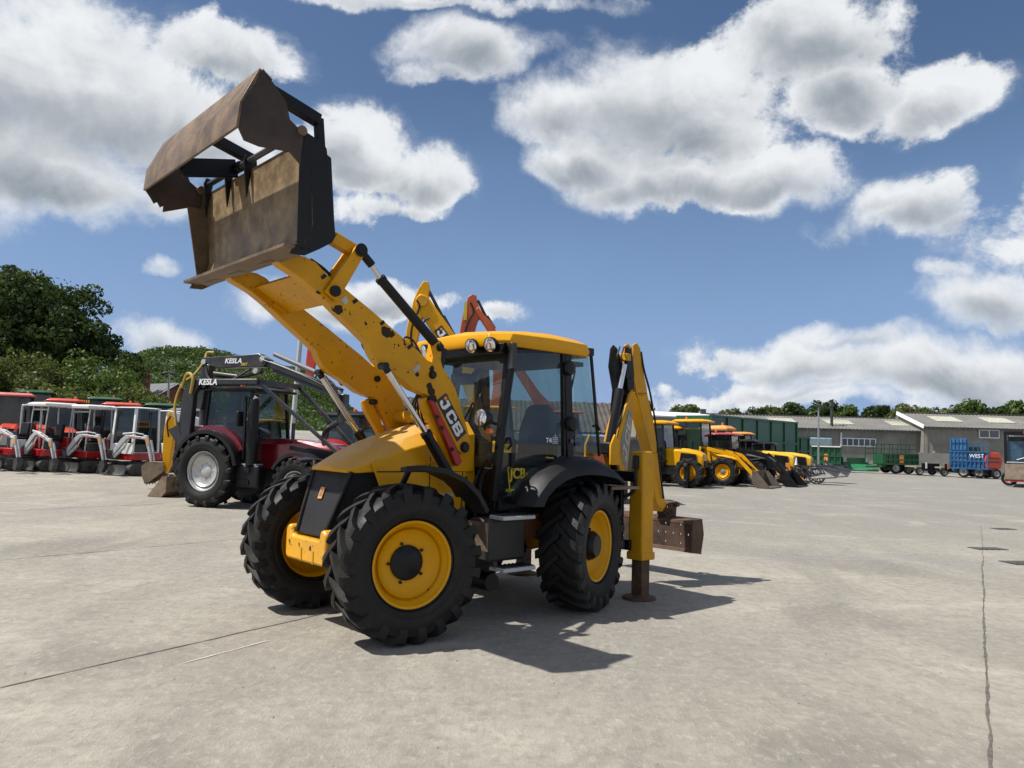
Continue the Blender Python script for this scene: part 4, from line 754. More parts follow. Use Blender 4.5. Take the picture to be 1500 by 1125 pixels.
# ================================================================== the setting
def gz(x, y):                             # the yard is flat and rises gently to the far left
    s = -.85*x+.53*y-27; return 0. if s < -12 else min(2.6, .05*math.log1p(math.exp(s*.6))/.6 if s < 40 else .05*s)
def gp(x, d):
    p = ground_at(x, d); return Vector((p.x, p.y, gz(p.x, p.y)))
def GG(x, y): r = ray(x, y); t = -CAMH/r[2]; return Vector((r[0]*t, r[1]*t, 0))
def concrete():
    m = bpy.data.materials.new('yard_concrete'); m.use_nodes = True; T = NT(m.node_tree); b = T.n['Principled BSDF']
    oc = T.new('ShaderNodeTexCoord').outputs['Object']
    st = T.vmath('MULTIPLY', oc, (1, .45, 1))
    big = T.noise(oc, .07, 4, .6, .6); mid = T.noise(st, .55, 7, .68, .8); fine = T.noise(oc, 6, 8, .7); grit = T.noise(oc, 70, 3, .7)
    sp = T.new('ShaderNodeSeparateXYZ'); T.put(sp.inputs[0], oc)
    c = T.mix(T.ramp(mid, .32, .68), (.245, .226, .190), (.340, .315, .262))
    c = T.mix(T.ramp(big, .42, .62, 0, .55), c, (.225, .218, .205))
    # greyer, more worn slabs further out on the right
    zone = T.math('MULTIPLY', T.ramp(T.math('ADD', sp.outputs[1], T.math('MULTIPLY', T.math('SUBTRACT', mid, .5), 9)), 14, 20), T.ramp(sp.outputs[0], -1, 5))
    c = T.mix(T.math('MULTIPLY', zone, .6), c, (.205, .202, .186))
    lt = T.math('MULTIPLY', T.ramp(T.noise(T.vmath('MULTIPLY', oc, (.35, 1, 1)), 1.1, 5, .6, 1.2), .60, .72), .45); c = T.mix(lt, c, (.40, .375, .31))
    dk = T.math('MULTIPLY', T.ramp(T.noise(oc, .9, 6, .75, .4), .62, .78), .45); c = T.mix(dk, c, (.17, .158, .136))
    sw = T.new('ShaderNodeTexWave', wave_type='RINGS'); sw.inputs['Scale'].default_value = .16; sw.inputs['Distortion'].default_value = 9; sw.inputs['Detail'].default_value = 4; T.put(sw.inputs['Vector'], oc)
    c = T.mix(T.math('MULTIPLY', T.ramp(sw.outputs[1], .80, 1.), T.ramp(mid, .45, .65, 0, .4)), c, (.43, .40, .34))
    for (qx, qy, qr) in ((1.9, 4.6, .5), (-3.2, 6.2, .6), (3.6, 8.5, .8), (-1.9, 4.2, .35), (5.5, 12.5, 1.1), (-6.5, 12, .9)):
        dd = T.vmath('DISTANCE', T.vmath('ADD', oc, T.vmath('MULTIPLY', oc, (0, -.0, 0))), (qx, qy, 0)); c = T.mix(T.math('MULTIPLY', T.ramp(T.math('ADD', dd, T.math('MULTIPLY', T.math('SUBTRACT', mid, .5), 2.2)), qr*.4, qr*1.2, 1, 0), .33), c, (.13, .122, .108))
    c = T.mix(T.ramp(fine, .42, .66, 0, .42), c, (.17, .158, .136)); f2 = T.noise(T.vmath('MULTIPLY', oc, (1, .6, 1)), 17, 6, .72, .4); c = T.mix(T.ramp(f2, .52, .66, 0, .38), c, (.44, .41, .35)); c = T.mix(T.ramp(f2, .46, .34, 0, .38), c, (.17, .155, .13))
    c = T.mix(T.ramp(grit, .60, .70, 0, .35), c, (.12, .112, .10)); c = T.mix(T.ramp(grit, .36, .28, 0, .3), c, (.46, .44, .40))
    T.put(b.inputs['Base Color'], c); T.put(b.inputs['Roughness'], T.ramp(mid, .3, .7, .72, .93)); b.inputs['Specular IOR Level'].default_value = .35
    bn = T.new('ShaderNodeBump'); bn.inputs['Strength'].default_value = .8; bn.inputs['Distance'].default_value = .012
    wv = T.new('ShaderNodeTexWave'); wv.inputs['Scale'].default_value = 9; wv.inputs['Distortion'].default_value = 3; wv.inputs['Detail'].default_value = 3; T.put(wv.inputs['Vector'], oc)
    h = T.math('ADD', T.math('ADD', T.math('MULTIPLY', fine, 1.4), T.math('ADD', T.math('MULTIPLY', grit, .5), T.math('MULTIPLY', f2, .9))), T.math('ADD', T.math('MULTIPLY', mid, 2.5), T.math('MULTIPLY', wv.outputs[1], .03)))
    T.put(bn.inputs['Height'], h); T.l.new(bn.outputs[0], b.inputs['Normal'])
    return m
CON = concrete()
xs = np.concatenate([-np.geomspace(900, 42, 14), np.arange(-40, 41, 2.), np.geomspace(42, 900, 14)]); ys = np.concatenate([[-300, -100, -30], np.arange(-10, 71, 2.), np.geomspace(75, 2000, 16)])
g = MB(); vs = [(x, y, gz(x, y)) for y in ys for x in xs]; nx = len(xs)
g.add(vs, [(j*nx+i, j*nx+i+1, (j+1)*nx+i+1, (j+1)*nx+i) for j in range(len(ys)-1) for i in range(nx-1)])
ground = g.build('ground', CON, smooth=80); ground['kind'] = 'structure'
JNT = mat('joint_dirt', (.105, .096, .08), .95, var=.4, scale=8)
def joint(a, b, w=.02, wob=.006, name='slab_joint', m=None, z=.004):
    a, b = Vector(a), Vector(b); L = (b-a).length; n = max(3, int(L/.12)); d = (b-a)/L; r = Vector((d.y, -d.x, 0)); q = MB(); vs = []; o1 = 0
    for i in range(n+1):
        p = a+d*L*i/n; o1 = o1*.85+random.uniform(-1, 1)*wob; ww = w*(.35+random.random()*.9); zz = gz(p.x, p.y)+z
        vs += [(p.x+r.x*(o1-ww/2), p.y+r.y*(o1-ww/2), zz), (p.x+r.x*(o1+ww/2), p.y+r.y*(o1+ww/2), zz)]
    q.add(vs, [(2*i, 2*i+1, 2*i+3, 2*i+2) for i in range(n)]); return q.build(name, m or JNT, ground, smooth=0)
def ext(p, q, a, b): d = (q-p); return p-d*a, q+d*b
joint(*ext(GG(0, 1008), GG(470, 900), .5, .0), .022); joint(*ext(GG(0, 821), GG(362, 789), .4, .0), .022)
joint(*ext(GG(0, 749), GG(240, 738), .4, .0), .03); joint(*ext(GG(1450, 1120), GG(1440, 822), .2, .0), .022, .006)
joint(GG(1440, 822), GG(1437, 770), .010, .01)
joint(GG(268, 972), GG(392, 939), .022, .004, 'chalk_scrape', mat('scrape', (.50, .48, .44), .9), .005)
for (x, y, w_, l_) in ((1447, 804, .62, .32), (1470, 775, .5, .3), (1495, 825, .5, .4)):
    p = GG(x, y); o = MB(); o.box((0, 0, .006), (w_, l_, .012)); dc = o.build('drain_cover', DGR, ground, loc=(p.x, p.y, 0), rotz=R(8)); q = MB()
    for k in range(5): q.box((-w_/2+w_*(k+.5)/5, 0, .015), (w_*.06, l_*.8, .006))
    q.build('drain_slot', JNT, dc, smooth=0, split=True)
# grit, straw and pebbles on the concrete
pb = MB()
for k in range(520):
    d_ = 3.2+28*random.random()**1.8; x_ = random.uniform(-.75, .75)*d_; s_ = random.uniform(.002, .008)
    pb.box((x_, d_, gz(x_, d_)+s_*.3), (s_*random.uniform(.8, 2), s_, s_*.7), (random.random(), random.random(), random.random()*3))
tag(pb.build('loose_grit', mat('grit', (.2, .185, .16), .9, var=.5, scale=3), smooth=0), 'loose pebbles and grit scattered over the yard', 'grit', kind='stuff')

# ------------------------------------------------------------------ foliage
def leafmat(name, a, b, tr=.25):
    m = bpy.data.materials.new(name); m.use_nodes = True; T = NT(m.node_tree); T.n.clear()
    oc = T.new('ShaderNodeTexCoord').outputs['Object']
    c = T.mix(T.ramp(T.noise(oc, .9, 4, .6), .35, .65), a, b); c = T.mix(T.ramp(T.noise(oc, 9, 2), .4, .6, 0, .5), c, tuple(k*.55 for k in a))
    d = T.new('ShaderNodeBsdfDiffuse'); T.put(d.inputs[0], c); t = T.new('ShaderNodeBsdfTranslucent'); T.put(t.inputs[0], T.mix(.5, c, (.16, .22, .03)))
    g = T.new('ShaderNodeBsdfGlossy'); g.inputs['Roughness'].default_value = .5; g.inputs[0].default_value = (.5, .5, .45, 1)
    m1 = T.new('ShaderNodeMixShader'); m1.inputs[0].default_value = tr; T.l.new(d.outputs[0], m1.inputs[1]); T.l.new(t.outputs[0], m1.inputs[2])
    m2 = T.new('ShaderNodeMixShader'); m2.inputs[0].default_value = .04; T.l.new(m1.outputs[0], m2.inputs[1]); T.l.new(g.outputs[0], m2.inputs[2])
    o = T.new('ShaderNodeOutputMaterial'); T.l.new(m2.outputs[0], o.inputs[0]); return m
LF_D = leafmat('dark_leaves', (.018, .040, .010), (.032, .065, .014)); LF_M = leafmat('mid_leaves', (.048, .095, .018), (.105, .165, .036), .35); LF_O = leafmat('olive_leaves', (.095, .115, .034), (.17, .19, .06), .35)
LF_P = leafmat('pale_leaves', (.06, .09, .03), (.12, .14, .055)); BARK = mat('bark', (.07, .055, .04), .9, var=.3, bump=.5, bscale=12)
def leaf_mesh(name, pts, size, m, parent=None, out=None):
    n = len(pts); r = rng.normal(size=(n, 3)); 
    if out is not None: r = r*.9+out*1.3
    r /= np.linalg.norm(r, axis=1)[:, None]+1e-9; a = np.cross(r, rng.normal(size=(n, 3))); a /= np.linalg.norm(a, axis=1)[:, None]+1e-9; b = np.cross(r, a)
    s = size*rng.uniform(.55, 1.35, (n, 1)); a = a*s; b = b*s*.62
    v = np.stack([pts-a*.5, pts+b*.5, pts+a*.6, pts-b*.5], 1).reshape(-1, 3)
    me = bpy.data.meshes.new(name); me.vertices.add(4*n); me.vertices.foreach_set('co', v.ravel()); me.loops.add(4*n); me.loops.foreach_set('vertex_index', np.arange(4*n))
    me.polygons.add(n); me.polygons.foreach_set('loop_start', np.arange(n)*4); me.polygons.foreach_set('loop_total', np.full(n, 4)); me.update(); me.materials.append(m)
    o = bpy.data.objects.new(name, me); COL.objects.link(o); o.parent = parent; return o
def crown_points(n, ells, sub=26, subr=.30, fill=.15, holes=.0):
    """leaf positions on many small clumps spread over the given ellipsoids"""
    P_, N_ = [], []; tot = sum(e[3]*e[4]*e[5] for e in ells)**1
    w = np.array([(e[3]*e[5])**1.0 for e in ells]); w /= w.sum()
    for e, wi in zip(ells, w):
        c = np.array(e[:3]); rr = np.array(e[3:6]); k = max(5, int(sub*(wi*len(ells))**.5)); ne = int(n*wi)
        d = rng.normal(size=(k, 3)); d /= np.linalg.norm(d, axis=1)[:, None]; rad = rng.uniform(.55, .98, (k, 1)); cc = c+d*rad*rr
        sr = rr.mean()*subr*rng.uniform(.6, 1.35, k); idx = rng.choice(k, ne, p=(sr**2)/(sr**2).sum())
        q = rng.normal(size=(ne, 3)); q /= np.linalg.norm(q, axis=1)[:, None]; q *= rng.uniform(.55, 1.08, (ne, 1))**.6
        q[:, 2] *= .75; P_.append(cc[idx]+q*sr[idx][:, None]); N_.append(q+d[idx]*.4)
        nf = int(ne*fill); q = rng.normal(size=(nf, 3)); q /= np.linalg.norm(q, axis=1)[:, None]; P_.append(c+q*rr*rng.uniform(.3, .9, (nf, 1))); N_.append(q)
    return np.concatenate(P_), np.concatenate(N_)
def tree(name, label, x, d, ells, n, size, m, cat='tree', group=None, trunk=.25, limbs=5, sub=26, subr=.3, fill=.15):
    """ells: (photo x, photo y, dx depth offset, radius x, radius y (depth), radius z) in pixels and metres"""
    b = gp(x, d); rt = thing(name, label, cat, b, 0, group); E_ = []
    for (ex, ey, do, rx, rd, rz) in ells:
        r_ = ray(ex, ey); dd = d+do; pt = CP+r_*(dd/r_[1]); E_.append((pt[0]-b.x, dd-b.y, pt[2]-b.z, rx*dd/FPX, rd, rz*dd/FPX))
    P_, N_ = crown_points(n, E_, sub, subr, fill); P_[:, 2] = np.maximum(P_[:, 2], .15)
    leaf_mesh('crown', P_, size, m, rt, N_)
    q = MB(); c = max(E_, key=lambda e: e[3]*e[5]); top = Vector(c[:3]); f = Vector((top.x*.25, 0, top.z*.45))
    q.tube([(0, 0, -.2), (top.x*.1, 0, top.z*.2), f, (top.x*.8, top.y*.6, top.z*.95)], [trunk*1.3, trunk, trunk*.8, trunk*.3], 8)
    q.build('trunk', BARK, rt)
    for k in range(limbs):
        a = 2*math.pi*k/limbs+random.random(); e = random.choice(E_); t = Vector((e[0]+e[3]*.6*math.cos(a), e[1]+e[4]*.6*math.sin(a), e[2]+e[5]*random.uniform(-.2, .5)))
        q = MB(); q.tube([f*random.uniform(.6, 1), f.lerp(t, .5)+Vector((0, 0, .2)), t], [trunk*.5, trunk*.3, trunk*.1], 6); q.build('limb', BARK, rt)
    return rt
tree('oak_tree', 'huge dark round-crowned tree towering over the bushes on the left', 75, 56, [(70, 455, 0, 72, 5, 58), (25, 450, 1, 55, 4, 55), (105, 495, -1, 48, 4, 40), (45, 530, 1, 66, 5, 36), (163, 528, 0, 26, 3, 20), (-40, 500, 0, 60, 4, 60), (190, 535, .5, 14, 1.5, 14)], 56000, .30, LF_D, trunk=.55, limbs=9, sub=54, subr=.25, fill=.12)
bushes = [(30, 45, 555, 70, 48, LF_O, 'broad olive green bush behind the leftmost red tractor'), (110, 47, 550, 55, 36, LF_M, 'mid green bush below the big dark tree'), (-40, 44, 540, 60, 55, LF_M, 'green bush running out of the picture on the left'),
   (165, 46, 560, 38, 34, LF_M, 'bright green bushy tree left of the brick chimney'), (205, 43, 585, 36, 18, LF_O, 'low olive bush hiding the foot of the brick chimney'), (75, 42, 580, 50, 20, LF_O, 'low scrubby bush above the green cab roofs'), (140, 42, 588, 30, 13, LF_O, 'low bush around the small white-edged gable'),
   (300, 44, 588, 26, 16, LF_M, 'green hedge bush between slate house and crane frame'), (222, 44, 592, 20, 10, LF_O, 'small shrub in front of the slate roofed house'), (185, 50, 543, 20, 24, LF_D, 'dark tapering tree just left of the chimney stack')]
for (x, d, y, rx, rz, m, lb) in bushes:
    tree('bush', lb, x, d, [(x, y, 0, rx*.8, 2.2, rz*.85), (x-rx*.4, y+rz*.3, .5, rx*.55, 2, rz*.7), (x+rx*.45, y+rz*.3, -.5, rx*.5, 2, rz*.65), (x, y+rz*.9, -.5, rx*.9, 2, rz*.6), (x, 645, -.5, rx*1.0, 1.6, 42)], int(2600+rx*rz*2.6), .2, m, 'bush', 'bushes and small trees behind the left row', .1, 3, 22, .34, .3)
# trees beyond the sheds on the right
rt_trees = [(940, 590, 14, 14, LF_M, 'small green treetop right of the digger boom'), (995, 603, 14, 9, LF_P, 'low pale treetop above the white shed roof'), (1012, 599, 10, 9, LF_M, 'small round treetop above the white shed roof'), (1070, 607, 18, 8, LF_P, 'low pale tree at the end of the white roof'),
   (1105, 606, 16, 9, LF_D, 'dark low tree over the big green trailer'), (1130, 604, 16, 11, LF_P, 'pale green tree left of the twin dark crowns'), (1160, 600, 18, 16, LF_D, 'dark rounded tree, left one of two dark crowns'), (1205, 601, 22, 17, LF_D, 'dark tree directly behind the tall lamp post'), (1240, 604, 14, 12, LF_M, 'green tree right of the flue pipe'),
   (1285, 603, 22, 14, LF_D, 'dark bushy tree above the row of small windows'), (1322, 604, 20, 13, LF_O, 'olive tree with a bare grey top'), (1352, 607, 20, 10, LF_M, 'low green tree above the white roof verge'), (1385, 606, 18, 11, LF_P, 'yellowish low tree left of the broad crown'), (1418, 599, 26, 17, LF_M, 'broad green crown above the right shed'),
   (1452, 604, 16, 11, LF_D, 'dark low tree between two broad crowns'), (1490, 600, 26, 16, LF_M, 'broad green crown at the right picture edge'), (1540, 598, 30, 18, LF_D, 'dark tree just beyond the right picture edge'), (1180, 608, 12, 9, LF_M, 'small gap-filling tree between two dark crowns')]
for (x, y, rx, rz, m, lb) in rt_trees:
    tree('tree', lb, x, 102+random.uniform(-4, 5), [(x, y, 0, rx*.8, 2.4, rz*.8), (x-rx*.5, y+rz*.5, 0, rx*.55, 2, rz*.6), (x+rx*.55, y+rz*.5, 0, rx*.55, 2, rz*.55), (x, y+rz*1.0+6, 0, rx*1.05, 2.4, rz*.7+6)], 1500+int(rx*rz*7), .40, m, 'tree', 'trees beyond the right-hand sheds', .2, 3, 20, .34, .35)
# wooded hill
hl = MB(); hx = np.linspace(-150, 30, 40); hy = np.linspace(120, 330, 26)
def hz_(x, y):
    k = ray(150, 540); t = max(0, min(1, (y-120)/110)); t = t*t*(3-2*t)
    a = x/max(y, 1)*1136+750                     # bearing, expressed as a column of the photograph
    prof = 19*(1-max(0, min(1, (a-430)/150)))+2.5*math.sin(x*.05)+1.5*math.sin(x*.13+1)*(1 if a < 430 else 0)-8*max(0, min(1, (215-a)/90))
    return gz(x, y)*.0+prof*t*1.02
hl.add([(x, y, hz_(x, y)+1.0) for y in hy for x in hx], [(j*40+i, j*40+i+1, (j+1)*40+i+1, (j+1)*40+i) for j in range(25) for i in range(39)])
hl.build('hill', mat('hill_grass', (.04, .07, .02), .95, var=.3, scale=.1), smooth=80)['kind'] = 'structure'
nc = 4200; cx = rng.uniform(-150, 28, nc); cy = rng.uniform(125, 260, nc); cz = np.array([hz_(a, b)+1.6 for a, b in zip(cx, cy)]); kp = cx/cy*1136+750 < 560; cx, cy, cz = cx[kp], cy[kp], cz[kp]; nc = len(cx); cr = rng.uniform(1.3, 2.9, nc); idx = rng.choice(nc, 120000, p=cr**2/(cr**2).sum())
q = rng.normal(size=(120000, 3)); q /= np.linalg.norm(q, axis=1)[:, None]; q[:, 2] = np.abs(q[:, 2])*.9-.1
pts = np.stack([cx, cy, cz], 1)[idx]+q*cr[idx][:, None]
tag(leaf_mesh('woodland', pts, .62, leafmat('hill_leaves', (.035, .072, .016), (.085, .13, .034)), None, q), 'dense mixed woodland covering the distant hill', 'woodland', kind='stuff')

# ------------------------------------------------------------------ buildings
SHD = mat('weathered_fibre_cement_roof', (.155, .15, .14), .9, var=.18, scale=.4, dirt=.5, dirtcol=(.11, .105, .085)); CLD = mat('weathered_wall_cladding', (.23, .22, .19), .9, var=.15, scale=.6, dirt=.6, dirtcol=(.13, .125, .105), dscale=.5)
BLKW = mat('grey_block_wall', (.29, .28, .25), .9, var=.12, scale=.8, dirt=.4); TILE = mat('brown_roof_tiles', (.075, .06, .05), .85, var=.35, scale=1.2); BRK = mat('red_brick', (.17, .065, .045), .9, var=.3, scale=5); SLT = mat('slate_roof', (.12, .125, .13), .75, var=.2, scale=2)
def corr(mb, A, B, za, zb, off, pitch=.34, amp=.05, y0=0.):
    """corrugated sheet between the line A-B at height za and the same line moved by off at height zb"""
    L = (B-A).length; n = int(L/pitch); d = (B-A)/L; nr = Vector((off.x, off.y, zb-za)); nrm = d.cross(nr).normalized(); nrm = nrm if nrm.z > 0 or abs(nrm.z) < .01 else -nrm
    if abs(nrm.z) < .01 and nrm.y > 0: nrm = -nrm
    vs = []
    for i in range(2*n+1):
        p = A+d*L*i/(2*n); k = nrm*(amp if i % 2 else 0); vs += [Vector((p.x, p.y, za))+k, Vector((p.x+off.x, p.y+off.y, zb))+k]
    mb.add(vs, [(2*i, 2*i+2, 2*i+3, 2*i+1) for i in range(2*n)])
def shed(label, A, B, depth, eave, ridge, lights=(), name='shed', wall=.0):
    A, B = Vector(A), Vector(B); d = (B-A).normalized(); n = Vector((-d.y, d.x, 0)); rt = thing(name, label, 'shed', A, 0, None); L = (B-A).length; B0 = B-A; z = Vector((0, 0, 0))
    q = MB(); q.loft([[z-n*.0, B0, B0+n*depth, n*depth], [z+Vector((0, 0, eave*.42)), B0+Vector((0, 0, eave*.42)), B0+n*depth+Vector((0, 0, eave*.42)), n*depth+Vector((0, 0, eave*.42))]]); q.build('block_wall', BLKW, rt, smooth=0)
    q = MB(); corr(q, z-n*.05, B0-n*.05, eave*.4, eave, Vector((0, 0, 0)), .5, .05); q.build('wall_cladding', CLD, rt, smooth=0)
    for P_ in (z, B0): q = MB(); q.poly([P_, P_+n*depth, P_+n*depth+Vector((0, 0, eave)), P_+n*depth/2+Vector((0, 0, ridge)), P_+Vector((0, 0, eave))], .1); q.build('gable_wall', CLD, rt, smooth=0)
    q = MB(); corr(q, z-n*.35-d*.2, B0-n*.35+d*.2, eave-.08, ridge, n*(depth/2+.35), .36, .06); q.build('roof', SHD, rt, smooth=0)
    q = MB(); corr(q, z+n*(depth+.3)-d*.2, B0+n*(depth+.3)+d*.2, eave-.08, ridge, -n*(depth/2+.3), .7, .06); q.build('rear_roof', SHD, rt, smooth=0)
    q = MB(); q.bar(-n*.42+Vector((0, 0, eave-.12)), B0-n*.42+Vector((0, 0, eave-.12)), .14, .12); q.build('gutter', DGR, rt)
    q = MB(); q.bar(n*depth/2+Vector((0, 0, ridge+.08)), B0+n*depth/2+Vector((0, 0, ridge+.08)), .5, .06); q.build('ridge_cap', SHD, rt)
    for t in lights:
        q = MB(); a = B0*t-n*.35; e0 = .38; e1 = .78; k = n*(depth/2+.35)
        pts_ = [a+k*e0+Vector((0, 0, eave-.08+(ridge-eave)*e0+.10)), a+d*2.6+k*e0+Vector((0, 0, eave-.08+(ridge-eave)*e0+.10)), a+d*2.6+k*e1+Vector((0, 0, eave-.08+(ridge-eave)*e1+.10)), a+k*e1+Vector((0, 0, eave-.08+(ridge-eave)*e1+.10))]
        q.poly(pts_, .03); q.build('rooflight', mat('aged_rooflight', (.42, .42, .33), .6), rt, smooth=0)
    return rt, d, n, L
def window(rt, c, d, n, w, h, panes):
    q = MB(); c = Vector(c)
    q.bar(c-d*w/2-Vector((0, 0, h/2)), c+d*w/2-Vector((0, 0, h/2)), .1, .09); q.bar(c-d*w/2+Vector((0, 0, h/2)), c+d*w/2+Vector((0, 0, h/2)), .1, .09)
    for k in range(panes+1): p = c+d*(-w/2+w*k/panes); q.bar(p-Vector((0, 0, h/2)), p+Vector((0, 0, h/2)), .09, .08, d)
    f = q.build('window', WHT, rt, smooth=0)
    for k in range(panes): p = c+d*(-w/2+w*(k+.5)/panes); q = MB(); s = d*w/panes*.46; v = Vector((0, 0, h*.46)); q.poly([p-s-v, p+s-v, p+s+v, p-s+v], .02); q.build('pane', mat('window_pane', (.03, .035, .04), .08, coat=1), f, smooth=0)
ZE, ZR = height_at(1250, 628, 78), height_at(1250, 612, 84)
rt1, d1, n1, L1 = shed('long grey corrugated shed behind the green trailers', gp(1035, 80), gp(1352, 78), 12, ZE, ZR, (.1, .33, .60, .90))
A = gp(1035, 80); 
def onwall(A, B, px_, z): # position along the wall line under a photo column
    r = ray(px_, 650); d = B-A; t = (A.x*r[1]-A.y*r[0])/(d.y*r[0]-d.x*r[1]); return A+d*t+Vector((0, 0, z))
B = gp(1352, 78); w0 = onwall(A, B, 1257, height_at(1257, 648, 78.6)); window(rt1, w0-A-n1*.14, d1, n1, 3.3, .75, 6)
q = MB(); w1 = onwall(A, B, 1196, height_at(1196, 647, 78)); q.box(w1-A-n1*.5, (2.6, .8, .8)); q.build('wall_tank', mat('pale_blue_tank', (.25, .36, .38), .6), rt1, bevel=.1)
q = MB(); w1 = onwall(A, B, 1230, 0); q.bar(w1-A-n1*.2+Vector((0, 0, 2.1)), w1-A-n1*.2+Vector((.1, 0, 3.7)), .12, .12); q.build('downpipe', WHT, rt1)
q = MB(); w1 = onwall(A, B, 1223, 0)-A; q.tube([w1+n1*1.0+Vector((0, 0, 3.9)), w1+n1*1.0+Vector((0, 0, 6.4))], .14, 10); q.tube([w1+n1*1.0+Vector((0, 0, 6.4)), w1+n1*1.0+Vector((0, 0, 6.9))], [.24, .2], 10); q.build('flue_pipe', DGR, rt1)
ZE2, ZR2 = height_at(1420, 626, 77), height_at(1420, 608, 83)
A2, B2 = gp(1354, 77), gp(1640, 75.5); rt2, d2, n2, L2 = shed('taller grey corrugated shed with white verge at the right', A2, B2, 12, ZE2, ZR2, (.12, .40, .7))
w0 = onwall(A2, B2, 1448, height_at(1448, 636, 77)); window(rt2, w0-A2-n2*.14, d2, n2, 1.85, .75, 2)
q = MB(); v = Vector((0, 0, 1)); q.quad(-n2*.5-d2*.28+v*(ZE2-.25), -n2*.5-d2*.22+v*(ZE2+.12), n2*6-d2*.22+v*(ZR2+.2), n2*6-d2*.28+v*(ZR2-.2), .05); q.build('white_verge', WHT, rt2, smooth=0)
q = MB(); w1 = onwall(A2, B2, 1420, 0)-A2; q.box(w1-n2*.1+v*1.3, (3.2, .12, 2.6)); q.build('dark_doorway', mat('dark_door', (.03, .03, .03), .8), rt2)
q = MB(); w1 = onwall(A2, B2, 1362, 0)-A2; q.prism([(w1.x-.3, 0), (w1.x+2.2, 0), (w1.x+1.2, 1.2), (w1.x+.2, 2.1)], w1.y-.5, w1.y-.2); q.build('leaning_board', CLD, rt2)
# low concrete wall in front of the second shed
q = MB(); a, b = gp(1345, 73), gp(1392, 73); q.loft([[a, b, b+Vector((0, .2, 0)), a+Vector((0, .2, 0))], [p+Vector((0, 0, 1.9)) for p in (a, b, b+Vector((0, .2, 0)), a+Vector((0, .2, 0)))]]); tag(q.build('concrete_wall', BLKW, smooth=0), 'low grey concrete wall behind the flat trailers', 'wall')
# white roofed shed and tiled roof shed
za, zb = height_at(1000, 612, 74), height_at(1000, 607, 80)
A3, B3 = gp(935, 74), gp(1052, 74); d3 = (B3-A3).normalized(); n3 = Vector((-d3.y, d3.x, 0)); rt3 = thing('white_roofed_shed', 'shed with a bright white metal roof behind the yellow loaders', 'shed', A3); Bx = B3-A3
q = MB(); q.loft([[Vector((0, 0, 0)), Bx, Bx+n3*8, n3*8], [p+v*(za-.05) for p in (Vector((0, 0, 0)), Bx, Bx+n3*8, n3*8)]]); q.build('wall', CLD, rt3, smooth=0)
q = MB(); q.poly([-n3*.3+v*za, Bx-n3*.3+v*za, Bx+n3*6+v*(zb+.1), n3*6+v*(zb+.1)], .12); q.build('roof', WHT, rt3, smooth=0)
q = MB(); q.box(Bx*.97+n3*5+v*(zb+.3), (.5, .5, .5)); q.build('roof_vent', DGR, rt3)
A4, B4 = gp(560, 47), gp(918, 47); z4, z5 = height_at(880, 640, 47), height_at(880, 596, 52); d4 = (B4-A4).normalized(); n4 = Vector((-d4.y, d4.x, 0)); rt4 = thing('tiled_roof_building', 'low building with brown ribbed roof behind the backhoe cab', 'building', A4); Bx = B4-A4
q = MB(); q.loft([[Vector((0, 0, 0)), Bx, Bx+n4*10, n4*10], [p+v*z4 for p in (Vector((0, 0, 0)), Bx, Bx+n4*10, n4*10)]]); q.build('wall', BLKW, rt4, smooth=0)
q = MB(); corr(q, -n4*.4+Vector((0, 0, 0)), Bx-n4*.4, z4, z5, n4*5.4, .30, .07); q.build('roof', TILE, rt4, smooth=0)
q = MB(); corr(q, n4*10.4, Bx+n4*10.4, z4, z5, -n4*5.4, .6, .07); q.build('rear_roof', TILE, rt4, smooth=0)
# houses beyond the left row
def house(label, x, d, y_e, y_r, w, dep, rot, wallm, roofm, verge=False):
    b = gp(x, d); rt = thing('house', label, 'house', b, rot); ze, zr = height_at(x, y_e, d)-b.z, height_at(x, y_r, d)-b.z
    q = MB(); q.prism([(-w/2, 0), (w/2, 0), (w/2, ze), (0, zr), (-w/2, ze)], 0, dep, 'y'); q.build('wall', wallm, rt, smooth=0)
    for s in (-1, 1):
        q = MB(); q.quad((s*(w/2+.25), -.25, ze-.12), (0, -.25, zr+.08), (0, dep+.25, zr+.08), (s*(w/2+.25), dep+.25, ze-.12), .12); q.build('roof', roofm, rt, smooth=0)
        q = MB(); q.bar((s*(w/2+.27), -.3, ze-.16), (0, -.3, zr+.05), .06, .2, (0, 1, 0)); q.build('bargeboard', WHT if verge else LGR, rt, smooth=0)
    return rt
house('brick house with grey slate roof and pale gable edge', 252, 60, 590, 563, 4.6, 7, R(52), BRK, SLT)
house('small brick gable with white edging among the bushes', 151, 50, 578, 569, 1.5, 4, R(0), BRK, SLT, True)
def chimney(label, x, d, y0, y1, w):
    b = gp(x, d); rt = thing('brick_chimney', label, 'chimney', b, R(20)); z1 = height_at(x, y1, d)-b.z
    q = MB(); q.box((0, 0, z1/2-.2), (w, w*.7, z1-.4)); q.box((0, 0, z1-.45), (w*1.15, w*.85, .15)); q.build('stack', BRK, rt, smooth=0)
    q = MB()
    for k in (-1, 0, 1): q.tube([(k*w*.3, 0, z1-.4), (k*w*.3, 0, z1+.1)], .11, 8)
    q.build('chimney_pot', BRK, rt, split=True)
chimney('tall dark brick chimney rising from the bushes', 203, 54, 580, 541, .95); chimney('small brick chimney beside the thin dark pole', 290, 56, 592, 565, .8)
q = MB(); b = gp(302, 50); q.cyl(b, b+v*(height_at(302, 546, 50)-b.z), .07, 8); tag(q.build('pole', mat('dark_timber', (.06, .045, .035), .9)), 'thin dark pole beside the small chimney', 'pole')
